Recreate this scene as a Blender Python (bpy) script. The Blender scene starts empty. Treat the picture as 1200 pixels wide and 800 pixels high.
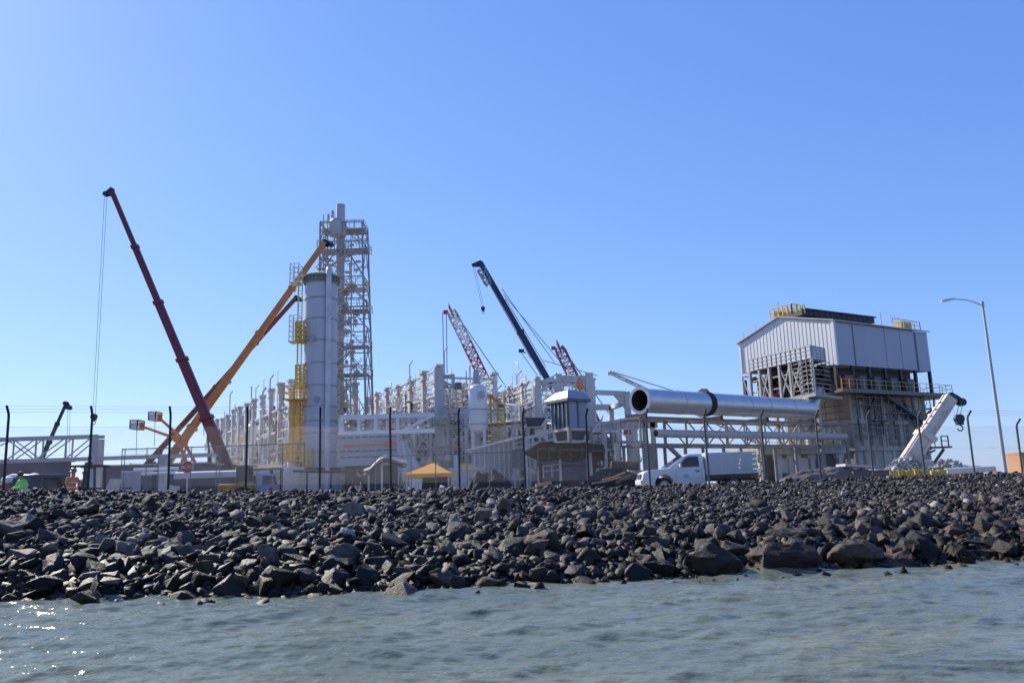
import bpy, bmesh, math, random
import numpy as np
from mathutils import Vector, Matrix, noise

C = bpy.context.scene.collection
sc = bpy.context.scene
random.seed(7)
R = math.radians
PI = math.pi

# ------------------------------------------------------------------ camera, sky, sun, exposure
CAMZ = 2.1
PITCH, ROLL, FPX = R(10.3), R(-1.84), 950.0
cam_d = bpy.data.cameras.new('camera'); cam = bpy.data.objects.new('camera', cam_d); C.objects.link(cam)
CM = Matrix.Rotation(R(90) + PITCH, 3, 'X') @ Matrix.Rotation(ROLL, 3, 'Z')
cam.matrix_world = Matrix.Translation((0, 0, CAMZ)) @ CM.to_4x4()
cam_d.sensor_width = 36.0; cam_d.lens = FPX / 1200 * 36
cam_d.clip_start = 0.1; cam_d.clip_end = 20000
sc.camera = cam

SUN_AZ, SUN_EL = R(-45), R(34)          # azimuth from +Y, negative = left
world = bpy.data.worlds.new('World'); sc.world = world; world.use_nodes = True
wn, wl = world.node_tree.nodes, world.node_tree.links
sky = wn.new('ShaderNodeTexSky'); sky.sky_type = 'NISHITA'; sky.sun_disc = False
sky.sun_elevation = SUN_EL; sky.sun_rotation = SUN_AZ
sky.air_density = 1.0; sky.dust_density = 0.2; sky.ozone_density = 3.0; sky.altitude = 0
sep_ = wn.new('ShaderNodeSeparateColor'); com_ = wn.new('ShaderNodeCombineColor'); wl.new(sky.outputs[0], sep_.inputs[0])
for ch, (gain, power) in enumerate(((.70, .77), (1.05, .66), (2.72, .36))):      # the camera's colour response to the sky
    pw = wn.new('ShaderNodeMath'); pw.operation = 'POWER'; pw.inputs[1].default_value = power; wl.new(sep_.outputs[ch], pw.inputs[0])
    mu = wn.new('ShaderNodeMath'); mu.operation = 'MULTIPLY'; mu.inputs[1].default_value = gain; wl.new(pw.outputs[0], mu.inputs[0]); wl.new(mu.outputs[0], com_.inputs[ch])
wl.new(com_.outputs[0], wn['Background'].inputs['Color'])
wn['Background'].inputs['Strength'].default_value = 0.12
sun_d = bpy.data.lights.new('sun', 'SUN'); sun_d.energy = 4.6; sun_d.angle = R(0.53); sun_d.color = (1, .93, .82)
sun = bpy.data.objects.new('sun', sun_d); C.objects.link(sun)
sdir = Vector((math.sin(SUN_AZ) * math.cos(SUN_EL), math.cos(SUN_AZ) * math.cos(SUN_EL), math.sin(SUN_EL)))
sun.rotation_euler = sdir.to_track_quat('Z', 'Y').to_euler(); sun.location = sdir * 300
vs = sc.view_settings
vs.view_transform = 'Standard'; vs.look = 'None'; vs.gamma = 1; vs.exposure = 0.7; vs.use_curve_mapping = False

# ------------------------------------------------------------------ pixel -> place helpers
CMT = CM.transposed()
def ray(px, py): return CM @ Vector(((px - 600) / FPX, -(py - 400) / FPX, -1))
def P(px, py, Y):
    d = ray(px, py); k = Y / d.y
    return Vector((d.x * k, Y, CAMZ + d.z * k))
def atz(px, z, Y):
    """point at height z and depth Y seen in pixel column px"""
    lo, hi = -900.0, 1500.0
    for _ in range(50):
        m = (lo + hi) / 2
        if P(px, m, Y).z > z: lo = m
        else: hi = m
    return P(px, (lo + hi) / 2, Y)
def water_at(px, py):
    d = ray(px, py); k = -CAMZ / d.z
    return Vector((d.x * k, d.y * k, 0))
GZ = 1.68                                 # level of the site behind the rock bank
def G(px, Y): return atz(px, GZ, Y)

# ------------------------------------------------------------------ materials
MATS = {}
def mat(name, col, rough=.6, metal=0.0, var=.15, scale=1.5, bump=0.0, bscale=20., streak=0.0, rust=None, rustamt=.35, spec=.5):
    if name in MATS: return MATS[name]
    m = bpy.data.materials.new(name); m.use_nodes = True
    n, l = m.node_tree.nodes, m.node_tree.links
    b = n['Principled BSDF']
    b.inputs['Roughness'].default_value = rough; b.inputs['Metallic'].default_value = metal
    b.inputs['Specular IOR Level'].default_value = spec
    tc = n.new('ShaderNodeTexCoord')
    nz = n.new('ShaderNodeTexNoise'); nz.inputs['Scale'].default_value = scale; nz.inputs['Detail'].default_value = 6
    nz.inputs['Roughness'].default_value = .65
    if streak:
        mp = n.new('ShaderNodeMapping'); mp.inputs['Scale'].default_value = (1, 1, streak)
        l.new(tc.outputs['Object'], mp.inputs[0]); l.new(mp.outputs[0], nz.inputs['Vector'])
    else: l.new(tc.outputs['Object'], nz.inputs['Vector'])
    rp = n.new('ShaderNodeValToRGB')
    a = [max(0, c * (1 - var)) for c in col]; z = [min(1, c * (1 + var)) for c in col]
    rp.color_ramp.elements[0].position = .3; rp.color_ramp.elements[0].color = (*a, 1)
    rp.color_ramp.elements[1].position = .7; rp.color_ramp.elements[1].color = (*z, 1)
    l.new(nz.outputs[0], rp.inputs[0])
    out = rp.outputs[0]
    if rust:
        n2 = n.new('ShaderNodeTexNoise'); n2.inputs['Scale'].default_value = scale * .7; n2.inputs['Detail'].default_value = 8
        mp2 = n.new('ShaderNodeMapping'); mp2.inputs['Scale'].default_value = (1, 1, streak or .5)
        mp2.inputs['Location'].default_value = (3.1, 7.7, 1.3)
        l.new(tc.outputs['Object'], mp2.inputs[0]); l.new(mp2.outputs[0], n2.inputs['Vector'])
        r2 = n.new('ShaderNodeValToRGB'); r2.color_ramp.elements[0].position = 1 - rustamt - .12; r2.color_ramp.elements[1].position = 1 - rustamt + .12
        mx = n.new('ShaderNodeMix'); mx.data_type = 'RGBA'
        l.new(n2.outputs[0], r2.inputs[0]); l.new(r2.outputs[0], mx.inputs[0]); l.new(out, mx.inputs[6]); mx.inputs[7].default_value = (*rust, 1)
        out = mx.outputs[2]
    l.new(out, b.inputs['Base Color'])
    if bump:
        n3 = n.new('ShaderNodeTexNoise'); n3.inputs['Scale'].default_value = bscale; n3.inputs['Detail'].default_value = 5
        l.new(tc.outputs['Object'], n3.inputs['Vector'])
        bp = n.new('ShaderNodeBump'); bp.inputs['Strength'].default_value = bump; bp.inputs['Distance'].default_value = .05
        l.new(n3.outputs[0], bp.inputs['Height']); l.new(bp.outputs[0], b.inputs['Normal'])
    MATS[name] = m
    return m
M_GALV = mat('galvanised_steel', (.58, .555, .53), .5, .1, .22, .8, rust=(.42, .37, .32), rustamt=.2)
M_STEEL2 = mat('pale_steel', (.74, .72, .69), .55, .1, .15, .5)
M_CONC = mat('precast_concrete', (.54, .51, .475), .85, 0, .2, .6, .2, 6, .3, rust=(.38, .35, .31), rustamt=.3)
M_OLDCONC = mat('stained_concrete', (.60, .53, .43), .9, 0, .3, .5, .3, 5, .15, rust=(.17, .15, .125), rustamt=.42)
M_DARKST = mat('dark_steel', (.06, .06, .065), .55, .3, .3, 2)
M_POST = mat('black_post_paint', (.022, .024, .027), .5, .2, .3, 3)
M_WIRE = mat('fence_wire', (.20, .205, .22), .5, .6, .1, 3)
M_ROPE = mat('steel_rope', (.10, .10, .11), .6, .3, .1, 3)
M_RED = mat('dark_red_paint', (.145, .018, .024), .42, 0, .25, .6, rust=(.07, .012, .015), rustamt=.3)
M_ORANGE = mat('orange_paint', (.52, .20, .05), .4, 0, .22, .6, rust=(.30, .09, .02), rustamt=.3)
M_RUSTRED = mat('red_brown_paint', (.20, .045, .03), .45, 0, .25, .6)
M_LIFT = mat('lift_orange', (.72, .16, .03), .4, 0, .15, 1)
M_NAVY = mat('navy_paint', (.018, .022, .07), .4, 0, .25, .6)
M_GREYGREEN = mat('grey_green_paint', (.20, .27, .28), .5, 0, .2, 1)
M_WHITEP = mat('white_crane_paint', (.62, .55, .47), .45, 0, .15, .8, rust=(.34, .25, .18), rustamt=.36)
M_BLACKB = mat('black_crane_paint', (.02, .03, .045), .45, 0, .2, 1)
M_YEL = mat('yellow_paint', (.60, .40, .03), .5, 0, .25, 1.5)
M_YEL2 = mat('safety_yellow', (.66, .46, .10), .55, 0, .25, 1.5)
M_RUBBER = mat('tyre_rubber', (.018, .018, .018), .85, 0, .2, 8)
M_GLASS = mat('dark_glass', (.015, .018, .02), .06, 0, .1, 2)
M_SILO = mat('silo_paint', (.47, .47, .50), .45, .15, .1, .5, streak=.12, rust=(.41, .41, .43), rustamt=.4)
M_SILO2 = mat('silo_band', (.30, .31, .35), .5, .1, .1, .35)
M_ALU = mat('aluminium_cladding', (.56, .56, .575), .38, .75, .08, .9, .15, 9)
M_PIPEIN = mat('pipe_inside', (.045, .045, .045), .8, .2, .3, 2)
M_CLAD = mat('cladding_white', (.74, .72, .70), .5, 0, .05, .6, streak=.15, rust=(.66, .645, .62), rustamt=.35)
M_CLADB = mat('cladding_bluegrey', (.38, .40, .46), .5, 0, .06, .6, streak=.15, rust=(.34, .36, .415), rustamt=.35)  # on the boiler house, the side wall's shade is put into this colour
M_LOUVRE = mat('louvre_grey', (.10, .115, .135), .6, .1, .2, 2)
M_RUST = mat('rusty_iron', (.12, .07, .045), .85, .1, .45, 1.2, .3, 14, rust=(.05, .04, .035), rustamt=.45)
M_RUSTD = mat('dark_rusty_sheet', (.024, .021, .018), .85, .1, .4, .9, .3, 9, rust=(.055, .046, .038), rustamt=.3)
M_CANVAS = mat('orange_canvas', (.86, .36, .025), .8, 0, .1, 2)
M_CANVASW = mat('pale_canvas', (.66, .62, .57), .85, 0, .15, 2)
M_WHITE = mat('white_paint', (.72, .71, .70), .3, 0, .06, 1.5, streak=.6, rust=(.58, .56, .52), rustamt=.3)
M_WHITEB = mat('white_canopy', (.55, .55, .56), .42, 0, .08, 1.2)
M_CHROME = mat('chrome', (.7, .7, .7), .15, 1.0, .05, 3)
M_HUT = mat('purple_grey_wall', (.17, .145, .155), .8, 0, .2, .5)
M_GREY = mat('plain_grey_paint', (.43, .42, .42), .6, 0, .15, 1)
M_TAN = mat('tan_render', (.44, .25, .12), .85, 0, .15, .8, .2, 8)
M_EARTH = mat('site_earth', (.19, .165, .14), .95, 0, .3, .25, .4, 3)
M_EARTH2 = mat('mound_earth', (.125, .105, .09), .95, 0, .3, .6, .5, 3)
M_SIGN = mat('sign_red', (.42, .03, .03), .5, 0, .15, 4)
M_SIGNW = mat('sign_white', (.62, .60, .58), .6, 0, .1, 4)
M_SKIN = mat('skin', (.32, .18, .12), .6, 0, .1, 8)
M_HAIR = mat('dark_hair', (.02, .016, .014), .7, 0, .2, 10)
M_LIME = mat('lime_vest', (.22, .72, .10), .75, 0, .12, 5)
M_HIORANGE = mat('orange_overall', (.62, .17, .05), .8, 0, .15, 5)
M_DKCLOTH = mat('dark_cloth', (.03, .03, .038), .9, 0, .2, 6)
M_PALECLOTH = mat('pale_cloth', (.50, .50, .50), .9, 0, .2, 6)
M_GREENCAR = mat('dark_green_car', (.025, .06, .055), .35, 0, .15, 2)
M_LAMPGLASS = mat('lamp_lens', (.75, .76, .78), .2, 0, .05, 4)
M_RED2 = mat('crane_red', (.50, .055, .045), .5, 0, .2, 1)
M_MAUVE = mat('faded_red', (.26, .07, .11), .5, 0, .2, 1)

# ------------------------------------------------------------------ mesh helpers
class MB:
    def __init__(s): s.v = []; s.f = []; s.sm = []
    def add(s, vs_, fs, smooth=False):
        o = len(s.v); s.v += [Vector(v) for v in vs_]
        for f in fs: s.f.append([i + o for i in f]); s.sm.append(smooth)
        return s
    def hexa(s, b, t):
        """eight corners: four below, four above, same order"""
        return s.add(list(b) + list(t), [(3, 2, 1, 0), (4, 5, 6, 7), (0, 1, 5, 4), (1, 2, 6, 5), (2, 3, 7, 6), (3, 0, 4, 7)])
    def box(s, c, d, ux=(1, 0, 0), uy=None, uz=(0, 0, 1)):
        c = Vector(c); ux = Vector(ux).normalized(); uz = Vector(uz).normalized()
        uy = Vector(uy).normalized() if uy is not None else uz.cross(ux).normalized()
        x, y, z = ux * d[0] / 2, uy * d[1] / 2, uz * d[2] / 2
        return s.hexa([c - x - y - z, c + x - y - z, c + x + y - z, c - x + y - z], [c - x - y + z, c + x - y + z, c + x + y + z, c - x + y + z])
    def bar(s, a, b, w, h=None, up=(0, 0, 1), w2=None, h2=None):
        a, b = Vector(a), Vector(b); h = h or w; w2 = w2 or w; h2 = h2 or (h * w2 / w)
        d = (b - a)
        if d.length < 1e-6: return s
        d.normalize(); up = Vector(up)
        if abs(d.dot(up)) > .98: up = Vector((0, 1, 0)) if abs(d.y) < .9 else Vector((1, 0, 0))
        sx = d.cross(up).normalized(); sz = sx.cross(d).normalized()
        q = lambda p, W, H: [p - sx * W / 2 - sz * H / 2, p + sx * W / 2 - sz * H / 2, p + sx * W / 2 + sz * H / 2, p - sx * W / 2 + sz * H / 2]
        return s.hexa(q(a, w, h), q(b, w2, h2))
    def tube(s, pts, r, n=8, caps=True, r2=None):
        pts = [Vector(p) for p in pts]; vs_ = []; fs = []
        m = len(pts); rs = r if isinstance(r, (list, tuple)) else [r + ((r2 if r2 is not None else r) - r) * i / max(1, m - 1) for i in range(m)]
        prev = None
        for i, p in enumerate(pts):
            d = (pts[min(i + 1, m - 1)] - pts[max(i - 1, 0)])
            d = d.normalized() if d.length > 1e-9 else Vector((0, 0, 1))
            if prev is None:
                u = d.cross(Vector((0, 0, 1)))
                if u.length < .05: u = d.cross(Vector((0, 1, 0)))
            else: u = prev - d * prev.dot(d)
            u.normalize(); prev = u; w = d.cross(u)
            for k in range(n):
                t = 2 * PI * k / n; vs_.append(p + (u * math.cos(t) + w * math.sin(t)) * rs[i])
        for i in range(m - 1):
            for k in range(n):
                k2 = (k + 1) % n; fs.append((i * n + k, i * n + k2, (i + 1) * n + k2, (i + 1) * n + k))
        s.add(vs_, fs, n > 5)
        if caps: s.add(vs_[:n], [tuple(range(n - 1, -1, -1))]); s.add(vs_[-n:], [tuple(range(n))])
        return s
    def lathe(s, c, prof, n=24, axis=(0, 0, 1)):
        """prof: list of (radius, distance along axis)"""
        c = Vector(c); ax = Vector(axis).normalized()
        u = ax.cross(Vector((0, 1, 0)) if abs(ax.y) < .9 else Vector((1, 0, 0))).normalized(); w = ax.cross(u)
        vs_ = []; fs = []
        for r, h in prof:
            for k in range(n):
                t = 2 * PI * k / n; vs_.append(c + ax * h + (u * math.cos(t) + w * math.sin(t)) * max(r, 1e-4))
        for i in range(len(prof) - 1):
            for k in range(n):
                k2 = (k + 1) % n; fs.append((i * n + k, i * n + k2, (i + 1) * n + k2, (i + 1) * n + k))
        return s.add(vs_, fs, True)
    def prism(s, poly, off):
        """planar polygon (list of points) pushed along off"""
        n = len(poly); poly = [Vector(p) for p in poly]; off = Vector(off)
        return s.add(poly + [p + off for p in poly], [tuple(range(n - 1, -1, -1)), tuple(range(n, 2 * n))] + [(i, (i + 1) % n, n + (i + 1) % n, n + i) for i in range(n)])
    def sheet(s, a, b, c, d, t=.02):
        """thin plate through four corners with thickness t"""
        a, b, c, d = map(Vector, (a, b, c, d)); nn = ((b - a).cross(d - a)).normalized() * t
        return s.hexa([a, b, c, d], [a + nn, b + nn, c + nn, d + nn])
    def build(s, name, material, parent=None, loc=None, bevel=0, smooth_angle=35):
        wl_ = WL.get(parent.name, Vector()) if parent else Vector()
        base = Vector(loc) if loc is not None else (wl_.copy() if parent else Vector())
        me = bpy.data.meshes.new(name)
        me.from_pydata([tuple(v - base) for v in s.v], [], s.f)
        if bevel:
            bm = bmesh.new(); bm.from_mesh(me); bmesh.ops.remove_doubles(bm, verts=bm.verts, dist=1e-4)
            ed = [e for e in bm.edges if len(e.link_faces) == 2 and e.calc_face_angle(0) > .5]
            bmesh.ops.bevel(bm, geom=ed, offset=bevel, segments=2, affect='EDGES', profile=.5, clamp_overlap=True)
            bmesh.ops.recalc_face_normals(bm, faces=bm.faces); bm.to_mesh(me); bm.free()
            for p in me.polygons: p.use_smooth = True
            me.set_sharp_from_angle(angle=R(40))
        else:
            bm = bmesh.new(); bm.from_mesh(me); bmesh.ops.recalc_face_normals(bm, faces=bm.faces); bm.to_mesh(me); bm.free()
            me.polygons.foreach_set('use_smooth', s.sm) if len(me.polygons) == len(s.sm) else None
            me.set_sharp_from_angle(angle=R(smooth_angle))
        me.materials.append(material)
        o = bpy.data.objects.new(name, me); C.objects.link(o)
        if parent: o.parent = parent; o.location = base - wl_
        else: o.location = base
        WL[o.name] = base
        return o
WL = {}
def tag(o, label, cat, group=None, kind=None):
    if label: o['label'] = label
    if cat: o['category'] = cat
    if group: o['group'] = group
    if kind: o['kind'] = kind
    return o
def thing(name, label, cat, loc=(0, 0, 0), group=None):
    o = bpy.data.objects.new(name, None); C.objects.link(o); o.location = Vector(loc); o.empty_display_size = .3
    WL[o.name] = Vector(loc)
    return tag(o, label, cat, group)
def lerp(a, b, t): return a + (b - a) * t

# ------------------------------------------------------------------ the setting: ground, rock bank, water
F0 = G(1.5, 27.75); FDIR = Vector((.0910, .02215, 0)).normalized(); FSTEP = 2.6
def fence_pt(k): return Vector((F0.x, F0.y, 2.57 - .034 * k)) + FDIR * (FSTEP * k)
def fenceY(X): return F0.y + (X - F0.x) * FDIR.y / FDIR.x
_sh = [water_at(px, py) for px, py in ((0, 702), (150, 699), (300, 695), (450, 690), (600, 685), (750, 677), (870, 668), (1000, 662), (1200, 654))]
_sx = [p.x for p in _sh]; _sy = [p.y for p in _sh]
def shoreY(X):
    if X < _sx[0]: return _sy[0] + (X - _sx[0]) * .06
    if X > _sx[-1]: return _sy[-1] + (X - _sx[-1]) * .06
    return float(np.interp(X, _sx, _sy))
_cx, _cz = [], []
for px, py in ((0, 575), (150, 577), (300, 577), (450, 575), (600, 573), (690, 574), (750, 570), (830, 568), (900, 565), (1000, 561), (1100, 558), (1200, 555)):
    yy = 30.0
    for _ in range(6):
        q = P(px, py, yy); yy = fenceY(q.x) - .9
    _cx.append(q.x); _cz.append(q.z)
def crestZ(X): return float(np.interp(X, _cx, _cz))
def crestY(X): return fenceY(X) - .9
def slope(X, t):
    """point of the bank at place X along it, t = 0 waterline .. 1 crest"""
    y0, y1, z1 = shoreY(X), crestY(X), crestZ(X)
    z = z1 * (t ** .8 if t > 0 else 1.6 * t)
    return Vector((X, lerp(y0, y1, t), z))

def ground_sheet():
    xs = [-4000, -1500, -600, -250, -120, -70, -50] + list(np.linspace(-40, 40, 90)) + [50, 70, 120, 250, 600, 1500, 4000]
    rows = []
    for t in (-1.2, -.6, -.3, -.1, 0, .1, .2, .35, .5, .65, .8, .9, 1): rows.append([slope(X, t) for X in xs])
    rows.append([Vector((X, crestY(X) + .5, max(GZ, crestZ(X) - .1))) for X in xs])
    rows.append([Vector((X, crestY(X) + 2.6, GZ - .02)) for X in xs])
    n = len(xs)
    def sheet_of(rows, name, material):
        m = MB(); m.add([v for r in rows for v in r], [(i * n + j, i * n + j + 1, (i + 1) * n + j + 1, (i + 1) * n + j) for i in range(len(rows) - 1) for j in range(n - 1)], True)
        tag(m.build(name, material, smooth_angle=180), None, None, kind='structure')
    sheet_of(rows, 'bank_slope', M_GRAVEL)
    rows = [[Vector((X, crestY(X) + 2.2, GZ)) for X in xs]]
    for Y in (50, 62, 80, 110, 160, 300, 700, 2000, 6000): rows.append([Vector((X, max(Y, crestY(X) + 3), GZ)) for X in xs])
    sheet_of(rows, 'ground', M_EARTH)
M_GRAVEL = mat('dark_gravel', (.05, .048, .05), .9, 0, .5, 9, 1.0, 22)
ground_sheet()

def water_mat():
    m = bpy.data.materials.new('harbour_water'); m.use_nodes = True
    n, l = m.node_tree.nodes, m.node_tree.links; b = n['Principled BSDF']
    b.inputs['Roughness'].default_value = .09; b.inputs['IOR'].default_value = 1.333
    tc = n.new('ShaderNodeTexCoord')
    n1 = n.new('ShaderNodeTexNoise'); n1.inputs['Scale'].default_value = .5; n1.inputs['Detail'].default_value = 4
    mp = n.new('ShaderNodeMapping'); mp.inputs['Scale'].default_value = (.35, 1, 1)
    l.new(tc.outputs['Object'], mp.inputs[0]); l.new(mp.outputs[0], n1.inputs['Vector'])
    rp = n.new('ShaderNodeValToRGB')
    rp.color_ramp.elements[0].position = .35; rp.color_ramp.elements[0].color = (.115, .136, .096, 1)
    rp.color_ramp.elements[1].position = .7; rp.color_ramp.elements[1].color = (.165, .175, .115, 1)
    l.new(n1.outputs[0], rp.inputs[0]); l.new(rp.outputs[0], b.inputs['Base Color'])
    n2 = n.new('ShaderNodeTexNoise'); n2.inputs['Scale'].default_value = 6.5; n2.inputs['Detail'].default_value = 3; n2.inputs['Roughness'].default_value = .6
    mp2 = n.new('ShaderNodeMapping'); mp2.inputs['Scale'].default_value = (.6, 1, 1)
    l.new(tc.outputs['Object'], mp2.inputs[0]); l.new(mp2.outputs[0], n2.inputs['Vector'])
    bp = n.new('ShaderNodeBump'); bp.inputs['Strength'].default_value = .8; bp.inputs['Distance'].default_value = .035
    l.new(n2.outputs[0], bp.inputs['Height']); l.new(bp.outputs[0], b.inputs['Normal'])
    return m
def water_sheet():
    rng = np.random.default_rng(5)
    ys = np.concatenate([[-900, -200, -40, -5, 3, 6], np.geomspace(8, 22.5, 420), [24, 27, 32, 40]])
    us = np.concatenate([[-40, -12, -4, -1.8, -1.1], np.linspace(-.8, .8, 520), [1.1, 1.8, 4, 12, 40]])
    Yg, Ug = np.meshgrid(ys, us, indexing='ij'); Xg = Ug * np.maximum(Yg, 12)
    Z = np.zeros_like(Xg)
    for i in range(70):
        lam = rng.uniform(.16, .6) if i < 34 else (rng.uniform(.6, 1.6) if i < 60 else rng.uniform(1.6, 4.5))
        th = rng.normal(PI / 2 + .2, .55)
        kx, ky = 2 * PI / lam * math.cos(th), 2 * PI / lam * math.sin(th)
        Z += .0054 * lam ** .85 * np.sin(kx * Xg + ky * Yg + rng.uniform(0, 2 * PI)) * np.clip(.7 + .7 * np.sin(Xg * rng.uniform(.1, .8) + Yg * rng.uniform(.1, .9) + rng.uniform(0, 6)), 0, 2)
    Z *= ((Yg > 3) & (Yg < 24) & (abs(Ug) < .9))
    co = np.stack([Xg, Yg, Z], -1).reshape(-1, 3); ny, nu = Xg.shape
    idx = np.arange(ny * nu).reshape(ny, nu)
    f = np.stack([idx[:-1, :-1], idx[:-1, 1:], idx[1:, 1:], idx[1:, :-1]], -1).reshape(-1, 4)
    me = bpy.data.meshes.new('water'); me.vertices.add(len(co)); me.vertices.foreach_set('co', co.ravel())
    me.loops.add(f.size); me.loops.foreach_set('vertex_index', f.ravel()); me.polygons.add(len(f))
    me.polygons.foreach_set('loop_start', np.arange(0, f.size, 4)); me.update(calc_edges=True)
    me.polygons.foreach_set('use_smooth', np.ones(len(f), bool)); me.materials.append(water_mat())
    o = bpy.data.objects.new('water', me); C.objects.link(o); tag(o, None, None, kind='structure')
water_sheet()

# ---- rocks
def rock_mat(name, stops, per_object):
    m = bpy.data.materials.new(name); m.use_nodes = True
    n, l = m.node_tree.nodes, m.node_tree.links; b = n['Principled BSDF']
    geo = n.new('ShaderNodeNewGeometry'); info = n.new('ShaderNodeObjectInfo')
    rp = n.new('ShaderNodeValToRGB'); cr = rp.color_ramp
    cr.elements[0].position, cr.elements[0].color = stops[0][0], (*stops[0][1], 1)
    cr.elements[1].position, cr.elements[1].color = stops[-1][0], (*stops[-1][1], 1)
    for p, c in stops[1:-1]: e = cr.elements.new(p); e.color = (*c, 1)
    l.new(info.outputs['Random'] if per_object else geo.outputs['Random Per Island'], rp.inputs[0])
    tc = n.new('ShaderNodeTexCoord')
    nz = n.new('ShaderNodeTexNoise'); nz.inputs['Scale'].default_value = 5; nz.inputs['Detail'].default_value = 8; nz.inputs['Roughness'].default_value = .7
    l.new(geo.outputs['Position'], nz.inputs['Vector'])
    mr = n.new('ShaderNodeMapRange'); mr.inputs['From Min'].default_value = .3; mr.inputs['From Max'].default_value = .7
    mr.inputs['To Min'].default_value = .6; mr.inputs['To Max'].default_value = 1.45
    l.new(nz.outputs[0], mr.inputs[0])
    mul = n.new('ShaderNodeMix'); mul.data_type = 'RGBA'; mul.blend_type = 'MULTIPLY'; mul.inputs[0].default_value = 1
    l.new(rp.outputs[0], mul.inputs[6]); l.new(mr.outputs[0], mul.inputs[7])
    # tide line: wet, weedy stone low down
    sep = n.new('ShaderNodeSeparateXYZ'); l.new(geo.outputs['Position'], sep.inputs[0])
    add = n.new('ShaderNodeMath'); add.operation = 'MULTIPLY_ADD'; add.inputs[1].default_value = .5; l.new(nz.outputs[0], add.inputs[0]); l.new(sep.outputs[2], add.inputs[2])
    wet = n.new('ShaderNodeMapRange'); wet.inputs['From Min'].default_value = .85; wet.inputs['From Max'].default_value = 1.6
    wet.inputs['To Min'].default_value = 1; wet.inputs['To Max'].default_value = 0; l.new(add.outputs[0], wet.inputs[0])
    wc = n.new('ShaderNodeMix'); wc.data_type = 'RGBA'; wc.blend_type = 'MULTIPLY'
    l.new(wet.outputs[0], wc.inputs[0]); l.new(mul.outputs[2], wc.inputs[6]); wc.inputs[7].default_value = (.36, .29, .215, 1)
    l.new(wc.outputs[2], b.inputs['Base Color'])
    rr = n.new('ShaderNodeMapRange'); rr.inputs['To Min'].default_value = .75; rr.inputs['To Max'].default_value = .52; l.new(wet.outputs[0], rr.inputs[0]); l.new(rr.outputs[0], b.inputs['Roughness'])
    b.inputs['Specular IOR Level'].default_value = .25
    n3 = n.new('ShaderNodeTexNoise'); n3.inputs['Scale'].default_value = 14; n3.inputs['Detail'].default_value = 6; n3.inputs['Roughness'].default_value = .7
    l.new(geo.outputs['Position'], n3.inputs['Vector'])
    bp = n.new('ShaderNodeBump'); bp.inputs['Strength'].default_value = .8; bp.inputs['Distance'].default_value = .05
    l.new(n3.outputs[0], bp.inputs['Height']); l.new(bp.outputs[0], b.inputs['Normal'])
    return m
DK = [(0, (.013, .0108, .0095)), (.35, (.036, .030, .026)), (.7, (.086, .072, .063)), (1, (.24, .205, .18))]
RM_DARK = rock_mat('dark_basalt', DK, True)
RM_PINK = rock_mat('pinkish_stone', [(0, (.12, .075, .062)), (1, (.19, .13, .105))], True)
RM_PALE = rock_mat('pale_stone', [(0, (.20, .19, .175)), (1, (.36, .34, .30))], True)
RM_MIX = rock_mat('mixed_rubble', DK[:-1] + [(.82, (.115, .10, .092)), (.92, (.17, .13, .105)), (1, (.36, .32, .285))], False)
def hull_rock(rng, npts):
    p = rng.normal(size=(npts, 3)); p /= np.linalg.norm(p, axis=1)[:, None]
    p *= rng.uniform(.78, 1.0, (npts, 1)); p *= np.array([1, rng.uniform(.62, .95), rng.uniform(.42, .75)])
    bm = bmesh.new()
    for q in p: bm.verts.new(q)
    r = bmesh.ops.convex_hull(bm, input=bm.verts)
    bmesh.ops.delete(bm, geom=[g for g in r['geom_interior'] if isinstance(g, bmesh.types.BMVert)], context='VERTS')
    bmesh.ops.triangulate(bm, faces=bm.faces); bmesh.ops.recalc_face_normals(bm, faces=bm.faces)
    return bm
rng = np.random.default_rng(11)
SMALL = []
for i in range(40):
    bm = hull_rock(rng, 10 if i % 3 else 15); bm.verts.ensure_lookup_table()
    for k, v in enumerate(bm.verts): v.index = k
    SMALL.append((np.array([v.co[:] for v in bm.verts]), np.array([[v.index for v in f.verts] for f in bm.faces]))); bm.free()
def big_rock_mesh(seed, material):
    r = np.random.default_rng(seed); bm = hull_rock(r, int(r.integers(9, 15)))
    ed = list(bm.edges)
    bmesh.ops.bevel(bm, geom=ed, offset=.03, segments=1, affect='EDGES', clamp_overlap=True)
    bmesh.ops.triangulate(bm, faces=bm.faces)
    bmesh.ops.subdivide_edges(bm, edges=[e for e in bm.edges if e.calc_length() > .18], cuts=1, use_grid_fill=True)
    bmesh.ops.triangulate(bm, faces=bm.faces)
    bmesh.ops.subdivide_edges(bm, edges=[e for e in bm.edges if e.calc_length() > .2], cuts=1, use_grid_fill=True)
    off = Vector(r.uniform(-50, 50, 3))
    for v in bm.verts:
        a = noise.fractal(v.co * 1.8 + off, 1.0, 2.0, 4); v.co += v.co.normalized() * (.075 * a)
    bmesh.ops.recalc_face_normals(bm, faces=bm.faces)
    me = bpy.data.meshes.new('boulder'); bm.to_mesh(me); bm.free()
    for p in me.polygons: p.use_smooth = True
    me.set_sharp_from_angle(angle=R(24)); me.materials.append(material); return me
BIGM = {'dark': [big_rock_mesh(100 + i, RM_DARK) for i in range(22)], 'pink': [big_rock_mesh(200 + i, RM_PINK) for i in range(6)], 'pale': [big_rock_mesh(300 + i, RM_PALE) for i in range(7)]}

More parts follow.
